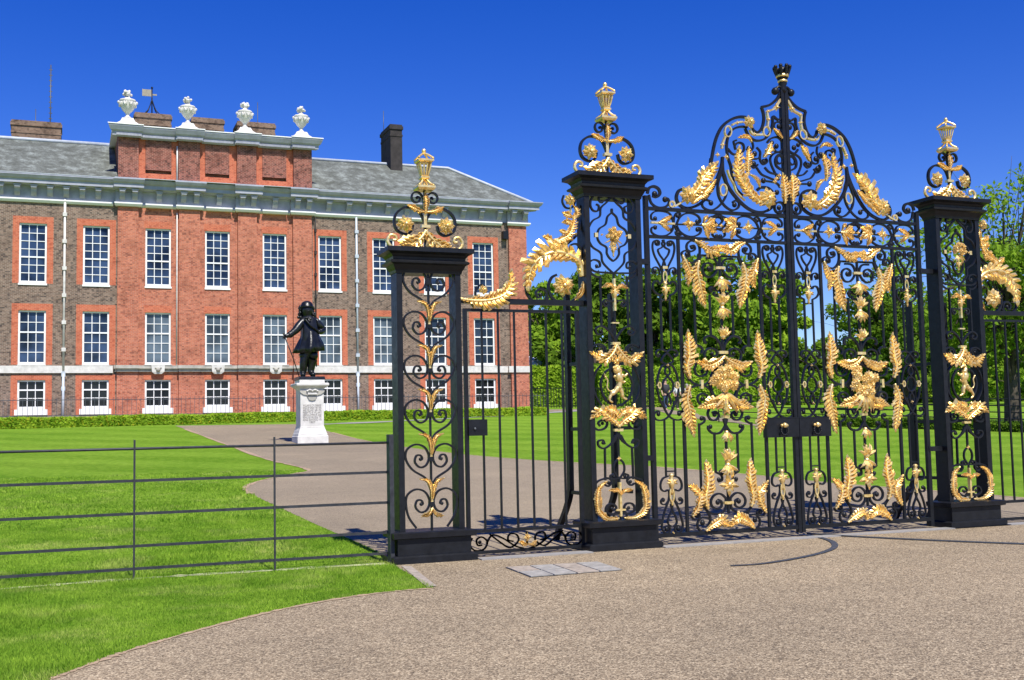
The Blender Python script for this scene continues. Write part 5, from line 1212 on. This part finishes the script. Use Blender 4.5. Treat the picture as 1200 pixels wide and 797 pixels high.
mb.box(c0-.14, c0+.14, yf-.085, yf-.036, ZZ(205), ZZ(188)); mb.tube(crv([(c0-.16, yf-.06, ZZ(175)), (c0-.09, yf-.06, ZZ(150)), (c0, yf-.07, ZZ(160)), (c0+.09, yf-.06, ZZ(150)), (c0+.16, yf-.06, ZZ(175))], 5), .018, 6); mb.build('carved_crown', 'stone_white', pd)
lines = ['WILLIAM III OF ORANGE', 'KING OF GREAT BRITAIN', 'AND IRELAND 1689-1702', 'PRESENTED BY WILLIAM II', 'GERMAN EMPEROR AND', 'KING OF PRUSSIA TO', 'KING EDWARD VII', '1907']
for i, tx in enumerate(lines):
    cu = bpy.data.curves.new('t', 'FONT'); cu.body = tx; cu.size = .088; cu.align_x = 'CENTER'; cu.extrude = .0015; cu.space_character = 1.02
    to = bpy.data.objects.new('t', cu); COL.objects.link(to); dg = bpy.context.evaluated_depsgraph_get(); me = bpy.data.meshes.new_from_object(to.evaluated_get(dg)); bpy.data.objects.remove(to)
    wmax = max((v.co.x for v in me.vertices))*2; f = min(1, .46/wmax*1.0) if wmax else 1
    f = min(1, .54/wmax)
    o = bpy.data.objects.new('inscription', me); me.materials.append(MATS['lettering']); COL.objects.link(o); o.parent = pd
    me.transform(Matrix.Diagonal((f, 1, 1, 1))); o.rotation_euler = (PI/2, 0, 0); o.location = (0, yf-.004-c1, ZZ(335+26.5*i)-PB.z)
# skinned figure helper
def skin_fig(name, joints, edges, parent, mat, loc, sub=2):
    me = bpy.data.meshes.new(name); ks = list(joints); me.from_pydata([joints[k_][0] for k_ in ks], [(ks.index(a), ks.index(b_)) for a, b_ in edges], [])
    o = bpy.data.objects.new(name, me); COL.objects.link(o)
    md = o.modifiers.new('skin', 'SKIN'); 
    if not me.skin_vertices: me.skin_vertices.new(name='')
    for i, k_ in enumerate(ks):
        r = joints[k_][1]; me.skin_vertices[0].data[i].radius = (r, r) if isinstance(r, (int, float)) else r
        me.skin_vertices[0].data[i].use_root = (i == 0)
    md.use_smooth_shade = True; o.modifiers.new('sub', 'SUBSURF').levels = sub; o.modifiers['sub'].render_levels = sub
    dg = bpy.context.evaluated_depsgraph_get(); m2 = bpy.data.meshes.new_from_object(o.evaluated_get(dg)); bpy.data.objects.remove(o); m2.name = name
    for p in m2.polygons: p.use_smooth = True
    m2.materials.clear(); m2.materials.append(MATS[mat]); o = bpy.data.objects.new(name, m2); COL.objects.link(o); o.parent = parent; o.location = loc
    return o
zt_ = ZZ(42); sh = (ZZ(42)-PB.z)
stt = thing('bronze_statue', 'black bronze statue of a bewigged man in hat and flared coat leaning on a cane', 'statue', (c0, c1, zt_), None)
hz = zat(367, 348, Vector((c0, c1, 0)))-zt_-.10; pl = .10      # figure height above its plinth
mb = MB(); mb.frustum(c0, c1, [(zt_, .40, .36), (zt_+pl, .38, .34)]); mb.build('plinth', 'bronze', stt)
q = lambda x, y, z: ((x-275)/7.245*S, y, (715-z)/7.245*S)
J = {'pelvis': (q(285, 0, 455), .20), 'waist': (q(275, 0, 370), .19), 'chest': (q(268, 0, 270), .23), 'neck': (q(258, 0, 190), .085), 'head': (q(258, -.02, 140), .13), 'crown': (q(256, 0, 95), .11),
     'sl': (q(215, 0, 230), .11), 'el': (q(150, -.12, 320), .085), 'wl': (q(75, -.18, 370), .05), 'hl': (q(48, -.2, 366), .04),
     'sr': (q(335, .02, 235), .11), 'er': (q(405, .12, 310), .085), 'wr': (q(360, -.12, 330), .055), 'hr': (q(335, -.2, 325), .05),
     'hpl': (q(245, 0, 490), .15), 'kl': (q(225, -.05, 580), .10), 'al': (q(215, -.02, 690), .07), 'tl': (q(208, -.2, 708), .05),
     'hpr': (q(300, 0, 490), .15), 'kr': (q(292, -.08, 580), .10), 'ar': (q(282, -.05, 680), .07), 'tr': (q(300, -.26, 706), .05)}
Eg = [('pelvis','waist'),('waist','chest'),('chest','neck'),('neck','head'),('head','crown'),('chest','sl'),('sl','el'),('el','wl'),('wl','hl'),('chest','sr'),('sr','er'),('er','wr'),('wr','hr'),('pelvis','hpl'),('hpl','kl'),('kl','al'),('al','tl'),('pelvis','hpr'),('hpr','kr'),('kr','ar'),('ar','tr')]
J = {a: (b_, r*1.45) for a, (b_, r) in J.items()}
skin_fig('figure', J, Eg, stt, 'bronze', (0, 0, pl))
W = lambda x, y, z: tuple(Vector(q(x, y, z))+Vector((c0, c1, zt_+pl)))
# coat skirt with folds
mb = MB(); vs = []; fs = []; sg = 30
for i, (zz, cx_, rx, ry, fo) in enumerate(((325, 282, 70, .23, .03), (375, 285, 84, .28, .07), (415, 286, 100, .32, .12), (455, 280, 112, .35, .16), (500, 272, 118, .37, .20), (498, 272, 100, .32, .15))):
    for k_ in range(sg):
        a = 2*PI*k_/sg; f = 1+fo*math.sin(a*7+1)+fo*.5*math.sin(a*3); zo = 12*math.sin(a)*0+(14*math.cos(a*1.0+2.6) if i > 2 else 0)
        w0 = W(cx_+math.cos(a)*rx*f, math.sin(a)*ry*f, zz+zo); vs.append(w0)
for i in range(5):
    for k_ in range(sg): fs.append((i*sg+k_, i*sg+(k_+1) % sg, (i+1)*sg+(k_+1) % sg, (i+1)*sg+k_))
mb.add(vs, fs, True); mb.build('coat_skirt', 'bronze', stt)
mb = MB(); # breeches and boot cuffs
for x_, y_ in ((235, -.02), (300, -.03)): mb.ball(W(x_, y_, 530), .17, 12, 1.0); mb.lathe(*W(x_-8, y_, 600)[:2], [(W(0, 0, 612)[2], .10), (W(0, 0, 580)[2], .125), (W(0, 0, 572)[2], .12)], 12)
mb.build('breeches', 'bronze', stt)
mb = MB(); # long curly wig
for k_ in range(90):
    rr = random.Random(k_); a = rr.uniform(-.3, PI+.3); zz = rr.uniform(105, 205); wdt = 60+.14*(zz-100); mb.ball(W(256+math.cos(a)*wdt*rr.uniform(.75, 1), .02+math.sin(a)*.14*rr.uniform(.6, 1), zz), .05, 7)
mb.build('wig', 'bronze', stt)
mb = MB(); hx, hy, hz_ = W(256, 0, 98); mb.lathe(hx, hy, [(hz_-.075, .15), (hz_-.055, .20), (hz_-.03, .205), (hz_, .185), (hz_+.05, .17), (hz_+.10, .14), (hz_+.13, .085), (hz_+.145, .02)], 16)
for k_ in range(0): a = .3+k_*.23; mb.ball((hx+.21*math.cos(a+PI), hy+.21*math.sin(a+PI)*.8, hz_+.075), .045, 6)
mb.build('hat', 'bronze', stt)
mb = MB(); mb.ball(W(262, -.15, 148), .03, 6); mb.ball(W(248, -.14, 140), .012, 6); mb.ball(W(272, -.14, 140), .012, 6); mb.tube([W(250, -.135, 162), W(268, -.135, 162)], .01, 5); mb.build('face', 'bronze', stt)
mb = MB(); # cuffs, lace, sash
for P_ in ((112, -.15, 348), (100, -.16, 355)): mb.ball(W(*P_), .10, 10)
mb.ball(W(372, -.06, 322), .095, 10); mb.ball(W(75, -.17, 372), .05, 8)
mb.tube(crv([W(225, -.2, 215), W(270, -.27, 275), (W(340, -.2, 320))], 5), .035, 6)
for k_ in range(10): rr = random.Random(k_+90); mb.ball(W(250+rr.uniform(-28, 28), -.2-.04*rr.random(), rr.uniform(195, 240)), .035, 6)
mb.build('cuffs_and_sash', 'bronze', stt)
for k_ in range(4): mb = MB(); mb.tube([W(48, -.19, 362-2*k_), W(40-2*k_, -.23, 368+7*k_), W(52, -.24, 376+5*k_)], .014, 6); mb.build('finger', 'bronze', stt)
mb = MB(); mb.tube([W(44, -.20, 352), W(120, -.22, 550), W(172, -.24, 716)], [.018, .016, .013], 8); mb.ball(W(44, -.20, 350), .032, 8); 
o = mb.build('cane', 'bronze', stt)
mb = MB(); mb.tube([W(300, .1, 400), W(205, .38, 520)], .018, 6); mb.build('sword', 'bronze', stt)

# ------------------------------------------------------------------ visitors on the footpath
def visitor(px, pyt, pyb, label, top_, leg, hair, stride=.18, bag=False):
    P = gnd(px, pyb); h = zat(px, pyt, P)-P.z; t = thing('person', label, 'person', P); s = h/1.75
    J = {'pelvis': ((0, 0, .95*s), .13*s), 'chest': ((0, 0, 1.3*s), .15*s), 'neck': ((0, 0, 1.5*s), .055*s), 'head': ((0, -.01, 1.60*s), .085*s), 'crown': ((0, 0, 1.70*s), .075*s),
         'sl': ((-.18*s, 0, 1.40*s), .06*s), 'el': ((-.24*s, .03, 1.12*s), .045*s), 'wl': ((-.22*s, -.08, .9*s), .03*s), 'hl': ((-.21*s, -.1, .82*s), .03*s), 'sr': ((.18*s, 0, 1.40*s), .06*s), 'er': ((.24*s, .02, 1.12*s), .045*s), 'wr': ((.23*s, -.1, .92*s), .03*s), 'hr': ((.22*s, -.12, .84*s), .03*s),
         'kl': ((-.10*s, -stride*.5, .5*s), .07*s), 'al': ((-.10*s, -stride, .08*s), .045*s), 'tl': ((-.11*s, -stride-.16*s, .03*s), .035*s), 'kr': ((.10*s, stride*.2, .5*s), .07*s), 'ar': ((.10*s, stride, .10*s), .045*s), 'tr': ((.11*s, stride-.15*s, .03*s), .035*s)}
    E_ = [('pelvis','chest'),('chest','neck'),('neck','head'),('head','crown'),('chest','sl'),('sl','el'),('el','wl'),('wl','hl'),('chest','sr'),('sr','er'),('er','wr'),('wr','hr'),('pelvis','kl'),('kl','al'),('al','tl'),('pelvis','kr'),('kr','ar'),('ar','tr')]
    skin_fig('body', J, E_, t, 'skin', (0, 0, 0), 1)
    T = {k_: (J[k_][0], J[k_][1]*1.14+.01) for k_ in ('pelvis', 'chest', 'sl', 'el', 'sr', 'er')}; T['neckb'] = ((0, 0, 1.46*s), .07*s); skin_fig('top', T, [('pelvis','chest'),('chest','neckb'),('chest','sl'),('sl','el'),('chest','sr'),('sr','er')], t, top_, (0, 0, 0), 1)
    L_ = {'p': ((0, 0, .96*s), .155*s), 'kl': (J['kl'][0], .085*s), 'al': (J['al'][0], .06*s), 'kr': (J['kr'][0], .085*s), 'ar': (J['ar'][0], .06*s)}; skin_fig('trousers', L_, [('p','kl'),('kl','al'),('p','kr'),('kr','ar')], t, leg, (0, 0, 0), 1)
    mb = MB(); mb.ball((P.x, P.y+.025*s, P.z+1.67*s), .105*s, 10); mb.build('hair', hair, t)
visitor(780.5, 444.5, 481.5, 'person in a dark top and blue jeans, leftmost of the three by the hedge', 'dark_cloth', 'jeans', 'bark', .2)
visitor(794, 448, 480.5, 'person in a white top and dark trousers, middle of the three by the hedge', 'white_cloth', 'dark_cloth', 'bark', .12)
visitor(806, 450, 482, 'grey-haired person in pale clothes, rightmost of the three by the hedge', 'white_cloth', 'grey_hair', 'grey_hair', .1)
